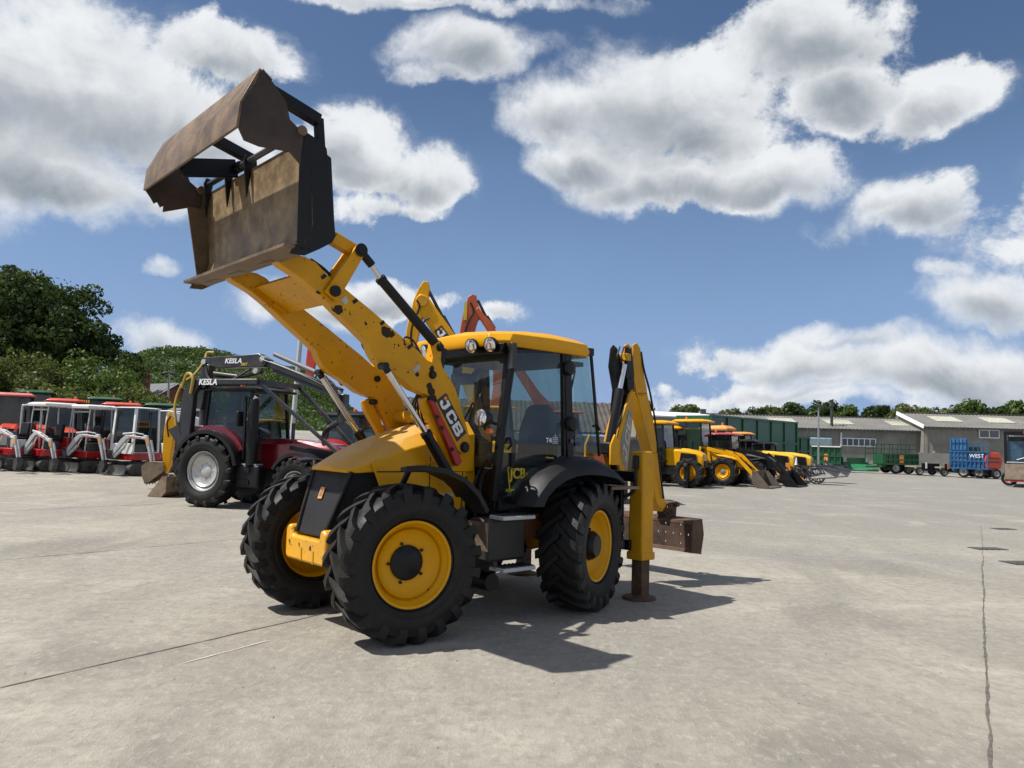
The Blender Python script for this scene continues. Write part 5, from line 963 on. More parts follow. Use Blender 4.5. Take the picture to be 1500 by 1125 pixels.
def lamp_post(label, x, d, ytop, heads=2):
    b = gp(x, d); rt = thing('lamp_post', label, 'lamp post', b); h = height_at(x, ytop, d)-b.z
    MB().tube([(0, 0, 0), (0, 0, h)], [.09, .06], 10).build('post', mat('galvanised_steel', (.35, .37, .38), .45, .6), rt)
    for s in ((-1, 1) if heads == 2 else (0,)): q = MB(); q.box((s*.32, 0, h+.05), (.5, .3, .14), (0, R(12)*s, 0)); q.build('lamp_head', DGR, rt, bevel=.02)
lamp_post('thin lamp post with twin heads beside the slate roofed house', 242, 52, 548)
lamp_post('tall grey lamp post in front of the long grey shed', 1199, 62, 596, 1)
q = MB(); b = gp(424, 30); rtp = thing('floodlight_mast', 'tall grey mast rising behind the black forestry crane', 'mast', b, 0); q.cyl((0, 0, 0), (.25, 0, height_at(430, 478, 30)-b.z), .09, 10); q.build('post', LGR, rtp)
# ================================================================== vehicles and machines standing in the yard
LBL = Vector
def glass_cab(rt, x0, x1, w, z0, z1, frame, gl=None, post=.07, taper=.08, roofm=None, roof_h=.16, over=.12, m_roof='cab_roof', front_lean=.12):
    """four posts, panes between them and a roof"""
    gl = gl or GLK; c = [(x1, -w), (x1, w), (x0, w), (x0, -w)]; t = [(x1-front_lean, -w+taper), (x1-front_lean, w-taper), (x0+taper, w-taper), (x0+taper, -w+taper)]
    for (a, b), (e, f) in zip(c, t): q = MB(); q.bar((a, b, z0), (e, f, z1), post, post, (0, 1, 0)); q.build('cab_post', frame, rt)
    for i in range(4):
        j = (i+1) % 4; q = MB(); q.quad((*c[i], z0), (*c[j], z0), (*t[j], z1), (*t[i], z1)); q.build('cab_window', gl, rt, smooth=0)
        q = MB(); q.bar((*c[i], z0), (*c[j], z0), post*.8, post*.8); q.build('cab_sill', frame, rt)
    if roofm:
        q = MB(); X0, X1, W = x0-over, x1+over*.8, w+.05
        q.loft([[(X1, -W, z1), (X1, W, z1), (X0, W, z1), (X0, -W, z1)], [(X1+.03, -W-.02, z1+roof_h*.45), (X1+.03, W+.02, z1+roof_h*.45), (X0-.02, W+.02, z1+roof_h*.4), (X0-.02, -W-.02, z1+roof_h*.4)], [(X1-.22, -W+.15, z1+roof_h), (X1-.22, W-.15, z1+roof_h), (X0+.12, W-.15, z1+roof_h*.85), (X0+.12, -W+.15, z1+roof_h*.85)]])
        q.build(m_roof, roofm, rt, bevel=.02)
def seat(rt, x, z, m=SEAT):
    q = MB(); q.box((x, 0, z), (.45, .46, .14)); s_ = q.build('seat', m, rt, bevel=.03); q = MB(); q.box((x-.24, 0, z+.32), (.12, .44, .6), (0, R(-8), 0)); q.build('seat_backrest', m, s_, bevel=.03)
def beacon(rt, x, y, z): q = MB(); q.lathe([(0, .0), (.055, 0), (.055, .03), (.05, .12), (.02, .15), (0, .15)], (x, y, z), 12, 'z'); q.build('beacon', AMB, rt)
def fender(rt, x, R_, s, y0, y1, m, a0=10, a1=165, th=.04, z0=None):
    z0 = R_ if z0 is None else z0; q = MB(); secs = []
    for k in range(11):
        a = R(a0+(a1-a0)*k/10); c, n = math.cos(a), math.sin(a); r0, r1 = R_+.09, R_+.09+th
        secs.append([(x+c*r0, s*y0, z0+n*r0), (x+c*r1, s*y0, z0+n*r1), (x+c*r1, s*y1, z0+n*r1), (x+c*(r0-.05), s*(y1+.01), z0+n*(r0-.05))])
    q.loft(secs); q.build('mudguard', m, rt)
def tractor(label, pos, rot, body, roof, frame=BLK, rim=LGR, Rr=.8, Rf=.55, wb=2.3, zc=2.78, bz=1.5, loader=None, cat='tractor', group=None, name='tractor', bonnet_top=None, wr=.45, fend=None, grille=BLK, wheels=(1, 1, 1, 1), gl=None, roofh=.17, detail=1, nose=.75, bl=.0):
    rt = thing(name, label, cat, pos, rot, group); seg = 64 if detail > 1 else 32; lg = (18 if detail > 1 else 12)
    for s in (1, -1):
        wheel(rt, (0, s*.82, Rr), Rr, wr, Rr*.55, rim, rim if detail > 1 else GRY, lugs=lg, side=s, seg=seg, dish=.35)
        wheel(rt, (wb, s*.78, Rf), Rf, wr*.8, Rf*.52, rim, rim if detail > 1 else GRY, lugs=lg, side=s, seg=seg, dish=.3)
        fender(rt, 0, Rr, s, .55, 1.05, fend or body)
        if detail > 1: fender(rt, wb, Rf, s, .6, .98, PLB, 20, 150, .025)
    q = MB(); q.box((wb*.5, 0, .75), (wb+.6, .45, .45)); q.box((0, 0, Rr), (.6, 1.2, .4)); q.bar((wb, -.7, Rf), (wb, .7, Rf), .16, .16); q.build('chassis', DGR, rt, bevel=.02)
    x0, x1 = 1.0+bl, wb+nose
    B = lambda x, w, zt, zb: [(x, -w, zb), (x, -w, zt-.12), (x, -w*.7, zt), (x, w*.7, zt), (x, w, zt-.12), (x, w, zb)]
    q = MB(); q.loft([B(x0, .40, bz, .95), B((x0+x1)/2, .38, bz-.03, .95), B(x1-.3, .36, bz-.13, .92), B(x1-.05, .33, bz-.26, .9), B(x1, .28, bz-.38, .9)]); q.build('bonnet', bonnet_top or body, rt, bevel=.02)
    q = MB()
    for s in (-1, 1): q.prism([(x1-.25, .95), (x1-.3, bz-.28), (x1-1.0, bz-.22), (x1-1.1, .95)], s*.385, s*.40)
    q.build('side_grille', grille, rt, split=True)
    q = MB(); q.box((x1+.02, 0, 1.05), (.04, .5, .28)); q.build('front_grille', grille, rt)
    for s in (-1, 1): q = MB(); q.box((x1-.01, s*.2, bz-.36), (.06, .14, .1)); q.build('headlight', LAMP, rt)
    glass_cab(rt, -.35, 1.05+bl, .74, 1.12, zc-.16, frame, gl, roofm=roof, roof_h=roofh)
    q = MB(); q.box((.35, 0, 1.0), (1.3, 1.3, .3)); q.build('cab_base', frame, rt); seat(rt, .15, 1.45)
    q = MB(); q.tube([(.85, 0, 1.3), (.7, 0, 1.75)], .04, 8); q.lathe([(.17, 0), (.2, .02), (.17, .03)], (.68, 0, 1.76), 16, 'z'); q.build('steering_wheel', PLB, rt)
    q = MB(); q.tube([(x0+.35, .46, 1.2), (x0+.35, .46, 2.1)], .045, 8); q.build('exhaust', DGR, rt)
    beacon(rt, -.2, .45, zc)
    if loader:
        lm_, bm_ = loader
        for s in (1, -1):
            q = MB(); q.bar((1.35, s*.5, .9), (1.2, s*.5, 1.75), .1, .2, (1, 0, 0)); q.bar((1.2, s*.52, 1.75), (2.6, s*.52, 1.45), .09, .17); q.bar((2.6, s*.52, 1.45), (3.55, s*.52, .45), .09, .16); q.build('loader_arm', lm_, rt, split=True)
            q = MB(); q.tube([(1.35, s*.52, 1.15), (2.4, s*.52, 1.3)], .045, 8); q.tube([(2.5, s*.52, 1.6), (3.5, s*.52, .8)], .035, 8); q.build('loader_cylinder', BLK, rt, split=True)
        bucket(rt, 3.5, .02, 1.0, bm_)
    return rt
def bucket(par, x, z, w, m, s=1., h=.75, name='bucket'):
    q = MB(); pf = [(x+.85*s, z), (x+.2*s, z+.02), (x+.02*s, z+.2*s), (x, z+h*s), (x+.05*s, z+h*s), (x+.06*s, z+.22*s), (x+.22*s, z+.05), (x+.85*s, z+.03)]; q.prism(pf, -w, w); o = q.build(name, m, par, smooth=30)
    for k in (-1, 1): q = MB(); q.prism([(x+.85*s, z), (x+.2*s, z+.0), (x, z+.2*s), (x, z+h*s), (x+.2*s, z+h*s)], k*w, k*(w+.02)); q.build('bucket_side', m, o)
    return o

# ---- the black and burgundy forestry tractor with timber crane
def forestry():
    F = -21; base = GG(319, 741)+Vector((.16, .44, 0)); KB = mat('crane_black_paint', (.009, .0095, .011), .4, var=.2, dirt=.2, coat=.3); KG = mat('crane_grey_paint', (.028, .030, .033), .4, .2, var=.1)
    rt = tractor('burgundy forestry tractor with black roof crane parked behind the backhoe', base, R(F), BUR, BLK, rim=mat('silver_rim', (.50, .50, .48), .4, .5, dirt=.3), Rr=.87, Rf=.64, wb=2.6, zc=3.0, bz=1.72, name='forestry_tractor', wr=.56, fend=PLB, detail=2, gl=glass('forestry_cab_glass', (.42, .52, .50), dust=.04), nose=.9, bl=.1, roofh=.12)
    q = MB(); q.box((1.15, -.72, .78), (.7, .3, .55)); tk = q.build('fuel_tank', PLB, rt, bevel=.05); q = MB(); q.box((1.1, -.88, .95), (.28, .03, .14)); q.box((1.1, -.88, .65), (.28, .03, .1)); q.build('tank_recess', BLK, tk, split=True)
    q = MB(); q.box((1.15, -.72, 1.07), (.5, .26, .03)); q.build('step', LGR, rt)
    q = MB(); q.tube([(1.22, -.80, 1.05), (1.22, -.80, 2.35), (1.22, -.78, 2.62)], [.13, .13, .11], 14); q.build('exhaust_stack', PLB, rt)
    q = MB(); q.tube([(1.22, -.78, 2.62), (1.30, -.80, 2.72)], .06, 10); q.build('exhaust_tip', CHR, rt)
    q = MB(); q.box((1.0, -1.02, 2.15), (.08, .2, .36)); q.build('wing_mirror', BLK, rt, bevel=.02)
    q = MB(); q.bar((.1, -.79, 1.2), (1.0, -.79, 1.2), .05, .06); q.bar((.98, -.79, 1.2), (.92, -.74, 2.7), .05, .05, (0, 1, 0)); q.build('door_frame', BLK, rt, split=True)
    q = MB()
    for s in (-1, 1): q.bar((2.0, s*.392, 1.50), (3.3, s*.37, 1.28), .02, .1, (0, 0, 1))
    q.build('bonnet_flash', BLK, rt, split=True)
    # protective frame over the cab
    for s in (1, -1):
        q = MB(); q.prism([(-.95, 1.35), (-.62, 1.35), (-.56, 2.75), (-.40, 2.98), (1.35, 2.98), (1.35, 3.12), (-.60, 3.12), (-.88, 2.85), (-.98, 2.0)], s*.74, s*.90); q.build('roof_frame', KG if s < 0 else KB, rt, bevel=.02)
        q = MB(); q.bar((1.3, s*.8, 3.05), (3.75, s*.42, 1.15), .08, .08); q.build('frame_strut', KB, rt)
    q = MB(); q.box((-.75, 0, 1.55), (.3, 1.6, .35)); q.box((1.3, 0, 3.05), (.12, 1.6, .12)); q.box((-.5, 0, 3.05), (.2, 1.6, .14)); q.build('frame_crossbeam', KB, rt, split=True)
    text('roof_frame_lettering', 'KESLA', .20, LETW, rt, (-.12, -.905, 3.045), (1, 0, 0), (0, 0, 1), .003, .15, .006, 1.02, 1.0)
    # crane: turret, boom running forward over the cab, dipper down to the grapple
    q = MB(); q.tube([(-.9, 0, 1.6), (-.9, 0, 2.6)], .2, 14); q.box((-.95, 0, 1.75), (.6, .7, .45)); cr = q.build('crane_turret', KG, rt, bevel=.02)
    def pb(x, z): return (x, z)
    yo = -.25
    q = MB(); q.bar((-.9, yo, 2.4), (-.72, yo, 3.55), .24, .26, (1, 0, 0)); q.build('crane_mast', KB, rt, bevel=.02)
    J0, J1, J2 = (-.78, yo, 3.62), (1.15, yo, 3.72), (3.3, yo, 2.75)
    q = MB(); q.prism([(-.95, 3.52), (-.82, 3.72), (.35, 3.76), (.9, 3.80), (1.22, 3.64), (1.08, 3.46), (.4, 3.46), (-.2, 3.44), (-.5, 3.48)], yo-.11, yo+.11); bm_ = q.build('crane_boom', KB, rt, bevel=.015)
    text('boom_lettering', 'KESLA', .17, LETW, bm_, (.15, yo-.115, 3.62), (1, 0, 0), (0, 0, 1), .003, .2, .005, 1.02, 1.1)
    text('boom_small_lettering', '305T', .09, LETY, bm_, (.50, yo-.115, 3.53), (1, 0, 0), (0, 0, 1), .003, .2, .003)
    q = MB(); q.bar((.95, yo, 3.62), (3.3, yo, 2.85), .14, .17); dp = q.build('crane_dipper', KG, rt, bevel=.02); q = MB(); q.bar((1.3, yo, 3.38), (3.0, yo, 2.80), .08, .08); q.build('dipper_extension', KG, dp)
    q = MB(); q.tube([(-.5, yo-.02, 3.30), (.25, yo-.02, 3.22)], .075, 10); q.tube([(.25, yo, 3.22), (1.0, yo, 3.35)], .045, 10); q.build('crane_cylinder', KB, rt, split=True)
    q = MB(); q.tube([(1.35, yo-.05, 3.78), (2.7, yo-.05, 3.28)], .06, 10); q.build('dipper_cylinder', GRY, rt)
    for (x, z) in ((-.78, 3.6), (.86, 3.36), (1.05, 3.66), (3.25, 2.82)): q = MB(); q.pin(x, yo-.15, yo-.02, z, .07); q.build('crane_pin', LGR, rt)
    q = MB(); q.box((3.35, yo, 2.6), (.22, .22, .4)); q.tube([(3.35, yo, 2.4), (3.35, yo, 2.1)], .1, 10); gr = q.build('rotator', KB, rt, bevel=.02)
    for s in (1, -1):
        q = MB(); q.tube(wire([(3.35+s*.1, yo, 2.15), (3.35+s*.45, yo, 1.9), (3.35+s*.42, yo, 1.5), (3.35+s*.1, yo, 1.25)]), [.07]*18+[.03], 8); q.build('grapple_claw', KB, gr)
    Y = mat('yellow_hose', (.38, .25, .03), .6, dirt=.4)
    q = MB()
    for s in (-1, 1):
        q.loft([[(math.cos(R(a))*(.98+.02), s*.50, .87+math.sin(R(a))*1.02), (math.cos(R(a))*(1.12), s*.50, .87+math.sin(R(a))*1.14), (math.cos(R(a))*(1.10), s*.80, .87+math.sin(R(a))*1.12), (math.cos(R(a))*(.98), s*.82, .87+math.sin(R(a))*1.0)] for a in range(30, 140, 10)])
    q.build('rear_wing', BUR, rt, split=True)
    q = MB(); q.tube(wire([(1.0, yo-.14, 3.65), (1.6, yo-.16, 3.48), (2.4, yo-.16, 3.2), (3.1, yo-.12, 2.9)]), .02, 6); q.build('dipper_hose', KB, rt, split=True)
    q = MB(); q.tube(wire([(-1.0, -.95, 1.95), (-1.12, -.9, 2.5), (-1.02, -.8, 3.0), (-.85, -.6, 3.25), (-.8, -.35, 3.6), (-.85, -.2, 3.85), (-.62, -.2, 3.86)]), .032, 8); q.tube(wire([(-.62, -.93, 2.75), (-.55, -.95, 3.1), (-.68, -.92, 3.25), (-.85, -.88, 3.2), (-.98, -.85, 2.9)]), .038, 8); q.build('crane_hose', Y, rt, split=True)
    q = MB()
    for k in range(4): q.tube(wire([(2.6+.1*k, yo-.1, 3.2), (2.9+.12*k, yo-.25, 3.3-.1*k), (3.2+.05*k, yo-.2, 2.7), (3.3, yo-.1, 2.3)]), .02, 6)
    q.tube(wire([(-.75, yo-.1, 3.5), (-.4, yo-.3, 3.15), (.2, yo-.3, 3.1), (.7, yo-.15, 3.4)]), .03, 6); q.build('grapple_hose', KB, rt, split=True)
    # three-point linkage and side plate at the rear
    q = MB(); q.prism([(-1.45, 1.85), (-1.05, 2.0), (-.8, 1.6), (-.9, .8), (-1.05, .8), (-1.15, 1.5)], -.75, -.70); q.build('rear_side_plate', KG, rt)
    return rt
forestry()

# ---- mini excavators
def mini(label, x, d, kind, face=-112, arm=-14, group='red and light grey mini excavators parked in a row', sc=1.03, up=0):
    pos = gp(x, d); rt = thing('mini_excavator', label, 'mini excavator', pos, R(face), group, sc)
    for s in (-1, 1):
        q = MB(); n = 24; o = []
        for k in range(n):
            a = 2*math.pi*k/n; cx_ = .62 if math.cos(a) >= 0 else -.62; o.append((cx_+.2*math.cos(a), .21+.2*math.sin(a)))
        q.prism(o, s*.42, s*.66); tr = q.build('track', RUBG, rt, bevel=.02)
        q = MB()
        for k in range(5): q.pin(-.5+.25*k, s*.64, s*.675, .18, .09, 10)
        q.build('track_roller', DGR, tr, split=True)
    q = MB(); q.box((0, 0, .36), (.9, .9, .2)); q.bar((.5, -.4, .3), (1.0, -.4, .22), .07, .1); q.bar((.5, .4, .3), (1.0, .4, .22), .07, .1); q.build('undercarriage', DGR, rt, split=True)
    q = MB(); q.prism([(1.02, .03), (1.08, .04), (1.02, .20), (1.06, .36), (1.0, .36), (.97, .2)], -.66, .66); q.build('dozer_blade', mat('worn_blade', (.08, .085, .09), .6, .3, dirt=.4), rt)
    zb = .52
    q = MB(); q.loft([[(.62, -.55, zb), (.62, .55, zb), (-.55, .6, zb), (-.95, .3, zb), (-.95, -.3, zb), (-.55, -.6, zb)], [(.62, -.55, zb+.26), (.62, .55, zb+.26), (-.55, .6, zb+.26), (-.97, .3, zb+.26), (-.97, -.3, zb+.26), (-.55, -.6, zb+.26)]]); body = q.build('upper_body', RED, rt, bevel=.03)
    q = MB(); q.loft([[(-.25, -.52, zb+.26), (-.25, .52, zb+.26), (-.92, .3, zb+.26), (-.92, -.3, zb+.26)], [(-.3, -.5, zb+.72), (-.3, .5, zb+.72), (-.85, .3, zb+.66), (-.85, -.3, zb+.66)]]); q.build('engine_cover', RED if kind != 'cab' else DGR, rt, bevel=.04)
    q = MB(); q.box((.3, .45, zb+.42), (.5, .18, .3)); q.build('side_cover', LGR if kind == 'rops' else DGR, rt, bevel=.03)
    seat(rt, -.02, zb+.58, PLB)
    q = MB()
    for s in (-1, 1): q.box((.12, s*.33, zb+.72), (.3, .1, .12)); q.tube([(.25, s*.33, zb+.76), (.28, s*.33, zb+.98)], .02, 6)
    q.build('armrest_lever', PLB, rt, split=True)
    zt = 2.36
    if kind == 'cab':
        glass_cab(rt, -.5, .62, .5, zb+.26, zt, WHT, GLK, post=.08, taper=.03, roofm=WHT, roof_h=.06, over=.02, front_lean=.1)
        q = MB(); q.box((.63, 0, zb+.42), (.04, 1.0, .34)); q.build('cab_front_panel', WHT, rt, bevel=.02)
        q = MB(); q.bar((.45, .515, zb+.3), (-.1, .515, zb+.3), .03, .05); q.bar((-.1, .515, zb+.3), (-.12, .515, zt-.1), .03, .05, (0, 1, 0)); q.build('door_frame', DGR, rt, split=True)
    elif kind == 'canopy':
        q = MB()
        for a, b, c, e in ((.62, .46, .50, .46), (.62, -.46, .50, -.46), (-.5, .46, -.45, .46), (-.5, -.46, -.45, -.46)): q.tube([(a, b, zb+.26), (c, e, zt)], .024, 8)
        q.tube([(.5, -.46, zt-.12), (.5, .46, zt-.12)], .03, 8); q.build('canopy_post', LGR, rt, split=True)
        q = MB(); q.loft([[(.66, -.55, zt), (.66, .55, zt), (-.62, .55, zt), (-.62, -.55, zt)], [(.68, -.57, zt+.10), (.68, .57, zt+.10), (-.64, .57, zt+.10), (-.64, -.57, zt+.10)], [(.55, -.48, zt+.15), (.55, .48, zt+.15), (-.5, .48, zt+.15), (-.5, -.48, zt+.15)]]); q.build('canopy_roof', WHT, rt, bevel=.015)
    else:
        for xx in (-.45,): 
            q = MB(); q.tube(wire([(xx, -.52, zb+.26), (xx, -.52, zt-.15), (xx, -.42, zt), (xx, 0, zt+.02), (xx, .42, zt), (xx, .52, zt-.15), (xx, .52, zb+.26)]), .038, 8); q.build('roll_bar', LGR, rt)
        q = MB(); q.tube([(.0, -.5, zb+.26), (.0, -.5, zb+.8)], .03, 6); q.box((.28, -.2, zb+.6), (.35, .5, .5)); q.build('control_stand', GRY, rt, split=True)
    # swing post and arm: their own direction
    A = R(arm)-R(face); ca, sa = math.cos(A), math.sin(A); ox, oy = .95, -.12
    def L(u, z, v=0): z = z if z < .5 else .5+(z-.5)*.80; return (ox+u*ca-v*sa, oy+u*sa+v*ca, z)
    def plate(pts, v0, v1): 
        q = MB(); n = len(pts); q.loft([[L(a, b, v0) for a, b in pts], [L(a, b, v1) for a, b in pts]]); return q
    q = MB(); q.box((ox-.1, oy, .72), (.35, .22, .34)); q.build('swing_post', DGR, rt, bevel=.02)
    bo = plate([(-.04, .68), (.04, .62), (.40, 1.18), (.60, 1.46), (.72, 1.50), (1.30, 1.47+up), (1.37, 1.51+up), (1.32, 1.57+up), (.72, 1.64), (.54, 1.62), (.38, 1.46), (.16, 1.10)], -.06, .06).build('boom', LGR, rt, bevel=.015)
    stl_ = plate([(1.20, 1.56+up), (1.25, 1.66+up), (1.38, 1.64+up), (1.47, 1.3+up), (1.63, .42), (1.58, .38), (1.43, 1.0+up*.6), (1.32, 1.40+up)], -.045, .045).build('stick', LGR, rt, bevel=.015)
    q = MB(); q.tube([L(.12, .66, 0), L(.50, 1.12, 0)], .055, 10); q.build('boom_cylinder', LGR, rt); q = MB(); q.tube([L(.50, 1.12), L(.66, 1.45)], .03, 8); q.build('cylinder_rod', CHR, rt)
    q = MB(); q.tube([L(.42, 1.68), L(.90, 1.74+up*.6)], .04, 10); q.tube([L(.90, 1.74+up*.6), L(1.22, 1.68+up)], .022, 8); q.tube([L(1.52, 1.45+up), L(1.62, .95+up*.5)], .035, 8); q.tube([L(1.62, .95+up*.5), L(1.70, .5)], .02, 8); q.build('stick_cylinder', LGR, rt, split=True)
    q = MB(); q.loft([[L(1.5, .42, -.1), L(1.66, .5, -.1), L(1.72, .3, -.1), L(1.62, .02, -.1), L(1.48, .08, -.1)], [L(1.5, .42, .1), L(1.66, .5, .1), L(1.72, .3, .1), L(1.62, .02, .1), L(1.48, .08, .1)]]); q.build('quick_hitch', DGR, rt, bevel=.01)
    q = MB(); q.quad(L(1.34, 1.5+up, -.063), L(1.45, 1.5+up, -.063), L(1.48, 1.3+up, -.063), L(1.37, 1.3+up, -.063), .004); q.build('warning_sticker', ORG, stl_, smooth=0)
    text('boom_sticker', 'TAKEUCHI', .10, RED, bo, L(.92, 1.53+up*.5, -.078), Vector(L(1, 0))-Vector(L(0, 0)), (0, 0, 1), .002)
    q = MB(); q.tube(wire([L(.0, .8, .1), L(.2, 1.35, .12), L(.5, 1.75, .1), L(.9, 1.75, .09)]), .015, 6); q.build('arm_hose', PLB, rt)
    return rt
mini('leftmost mini excavator, with an open roll bar hoop and no roof', 26, 29.5, 'rops', arm=-24, up=-.22)
mini('canopy mini excavator with a red engine cover, second from the left end', 76, 30, 'canopy', arm=-22, up=-.28, face=-118)
mini('canopy mini excavator standing directly beside the glazed white cab one', 133, 30.5, 'canopy', arm=-10)
mini('mini excavator with white framed glass cab and light grey arm', 200, 30.5, 'cab', face=-112, arm=-10, sc=1.08)
mini('mini excavator with white cab half hidden by the yellow digger arm', 248, 33, 'cab', face=-118, arm=190, sc=1.05)

# ---- tractors behind the minis
for i, (x, d, rot, body, roof, lb, zc, ld) in enumerate([
    (18, 35.5, -62, ORR, PNK, 'red tractor with faded pink roof behind the leftmost mini excavator', 2.78, None),
    (50, 39.5, -62, GRN, GRN, 'green roofed tractor left of the orange-red cab roof', 2.95, None),
    (90, 35.5, -55, ORR, ORR, 'orange-red tractor behind the first canopy mini excavator', 2.68, None),
    (148, 39.5, -60, GRN, GRN, 'green roofed tractor behind the second canopy mini excavator', 2.85, None),
    (172, 36, -58, ORR, ORR, 'orange-red tractor whose roof shows left of the white glass cab', 2.68, None),
    (232, 39, -60, GRN, GRN, 'green roofed tractor behind the white glass cab', 2.75, None),
    (268, 38, -60, GRY, GRY, 'grey roofed tractor behind the yellow digger arm', 2.6, None),
    (290, 40, -60, GRN, GRN, 'green roofed tractor seen just left of the crane frame', 2.6, None)]):
    tractor(lb, gp(x, d), R(rot), body, roof, zc=zc, group='compact tractors parked behind the mini excavators', rim=LGR if body is GRN else ORG, wr=.4, Rr=.7, Rf=.45, wb=2.0, bz=1.42)
p = gp(120, 35); b = thing('number_plate_board', 'black board with yellow registration lettering on a cab roof', 'sign', p, R(0))
q = MB(); zq = height_at(120, 588, 35)-p.z; q.box((0, 0, zq), (.56, .06, .26)); q.box((0, .05, zq/2), (.05, .05, zq)); q.build('board', BLK, b, split=True)
q = MB()
for k in range(5): q.box((-.2+.1*k, -.035, zq), (.06, .01, .14))
q.build('board_lettering', LETY, b, smooth=0, split=True)

# ---- yellow digger arm, its machine half hidden behind the forestry tractor, and two muddy buckets
def digger_arm():
    b = gp(283, 24.5); rt = thing('yellow_digger', 'yellow digger reaching its muddy toothed bucket down left of the forestry tractor', 'digger', b, R(180)); w = b.y
    def Q(x, y, yy=0.): r = ray(x, y); d = b.y-yy; return (-((r[0]/r[1]*d)-b.x), CAMH+r[2]/r[1]*d-b.z)
    q = MB(); q.prism([Q(*p_) for p_ in ((249, 604), (255, 602), (259, 612), (256, 640), (250, 682), (245, 694), (241, 686), (240, 660), (243, 625))], -.11, .11); st = q.build('dipper', YEL, rt, bevel=.015)
    q = MB(); q.prism([Q(*p_) for p_ in ((252, 602), (262, 605), (292, 612), (300, 622), (290, 628), (268, 622), (256, 612))], -.13, .13); q.build('boom', LGR, rt, bevel=.015)
    q = MB(); a, c = Q(247, 625), Q(244, 678); q.tube([(a[0], -.02, a[1]), (c[0], -.02, c[1])], .045, 8); q.tube(wire([(Q(253, 610)[0], .15, Q(253, 610)[1]), (Q(249, 620)[0], .2, Q(249, 620)[1]), (Q(250, 640)[0], .15, Q(250, 640)[1])]), .025, 6); q.build('dipper_cylinder', BLK, rt, split=True)
    pr = [Q(*p_) for p_ in ((247, 676), (236, 678), (222, 676), (214, 683), (215, 697), (219, 708), (227, 704), (238, 696), (246, 690))]
    q = MB(); q.prism(pr, -.33, -.31); q.prism(pr, .31, .33); bk = q.build('bucket_cheek', BRN, rt, split=True)
    sh = [Q(*p_) for p_ in ((240, 677), (222, 676), (214, 683), (215, 697), (219, 708))]; q = MB(); q.prism(sh+[(a-.04, b_-.0) for a, b_ in sh[::-1]], -.32, .32); q.build('bucket_shell', BRN, bk)
    for k in range(4): a = Q(219, 706); q = MB(); y_ = -.28+.187*k; q.loft([[(a[0]-.03, y_-.03, a[1]+.1), (a[0]+.03, y_-.03, a[1]+.1), (a[0]+.03, y_+.03, a[1]+.1), (a[0]-.03, y_+.03, a[1]+.1)], [(a[0]-.07, y_-.01, a[1]-.08), (a[0]-.05, y_-.01, a[1]-.08), (a[0]-.05, y_+.01, a[1]-.08), (a[0]-.07, y_+.01, a[1]-.08)]]); q.build('bucket_tooth', BRN, bk)
    q = MB(); q.box((-1.9, 0, .9), (2.0, 1.4, .8)); q.build('body', YEL, rt, bevel=.05); glass_cab(rt, -2.6, -1.4, .6, 1.3, 2.2, BLK, roofm=YEL, roof_h=.08)
    for s in (-1, 1): q = MB(); q.box((-1.9, s*.65, .28), (2.2, .3, .5)); q.build('track', RUB, rt, bevel=.1)
digger_arm()
for (x, d, w, r_, lb) in ((252, 21.8, .42, 160, 'muddy open digging bucket lying beside the toothed one'), (266, 22.2, .5, 250, 'muddy box bucket on the ground against the big tractor wheel')):
    b = GG(x, 705); b = gp(x, d); rt = thing('loose_bucket', lb, 'bucket', b, R(r_), None); bucket(rt, -.3, .01, w, BRN, .75, .75, 'shell'); q = MB()
    for s in (-1, 1): q.prism([(-.3, .5), (-.3, .2), (-.5, .35), (-.46, .52)], s*.12-.015, s*.12+.015)
    q.build('bucket_ear', BRN, rt, split=True)

# ---- excavators whose booms rise behind the cab
def excavator(label, m, pts_boom, pts_stick, d, bx, letters=None, small=False, logo=False, cat='excavator'):
    """outlines are given as photo points in the upright plane through the machine"""
    b = gp(bx, d); rt = thing('excavator', label, cat, b, 0)
    def Q(p_): r = ray(*p_); return (r[0]/r[1]*d-b.x, CAMH+r[2]/r[1]*d-b.z)
    k = .6 if small else 1.
    q = MB(); q.prism([Q(p_) for p_ in pts_boom], -.22*k, .22*k); bo = q.build('boom', m, rt, bevel=.03)
    q = MB(); q.prism([Q(p_) for p_ in pts_stick], -.17*k, .17*k); q.build('stick', m, rt, bevel=.02)
    q = MB()
    for s in (-1, 1): q.prism([(-1.8*k+a, b_) for a, b_ in ((0, .15), (.2, .0), (3.2*k, .0), (3.5*k, .15), (3.5*k, .7*k), (3.2*k, .85*k), (.2, .85*k), (0, .7*k))], s*.75*k, s*1.25*k)
    q.build('track', RUB, rt, split=True, bevel=.05)
    q = MB(); q.box((.6*k, 0, 1.35*k), (3.6*k, 2.3*k, .9*k)); q.build('upper_body', m, rt, bevel=.08); q = MB(); q.box((1.9*k, 0, 1.5*k), (.9*k, 2.4*k, 1.1*k)); q.build('counterweight', DGR, rt, bevel=.1)
    q = MB(); glass_cab(rt, -1.0*k, .3*k, .45, 1.7*k, 2.65*k+.1, BLK, roofm=m, roof_h=.08)
    return rt, Q, bo
yb = [(716, 600), (696, 612), (676, 560), (645, 505), (622, 470), (610, 450), (610, 438), (617, 432), (628, 436), (646, 462), (672, 498), (706, 552)]
ys_ = [(621, 413), (628, 414), (630, 426), (627, 442), (618, 470), (612, 500), (604, 560), (590, 560), (592, 520), (597, 480), (607, 440), (614, 424)]
rt, Q, bo = excavator('large yellow tracked excavator with folded boom just behind the backhoe roof', YEL, yb, ys_, 23, 735)
q = MB(); a, c = Q((627, 424)), Q((648, 464)); q.tube([(a[0], -.0, a[1]), (c[0], 0, c[1])], .05, 8); e = Q((668, 500)); q.tube([(c[0], 0, c[1]), (e[0], 0, e[1])], .095, 10); q.build('stick_cylinder', DGR, rt, split=True)
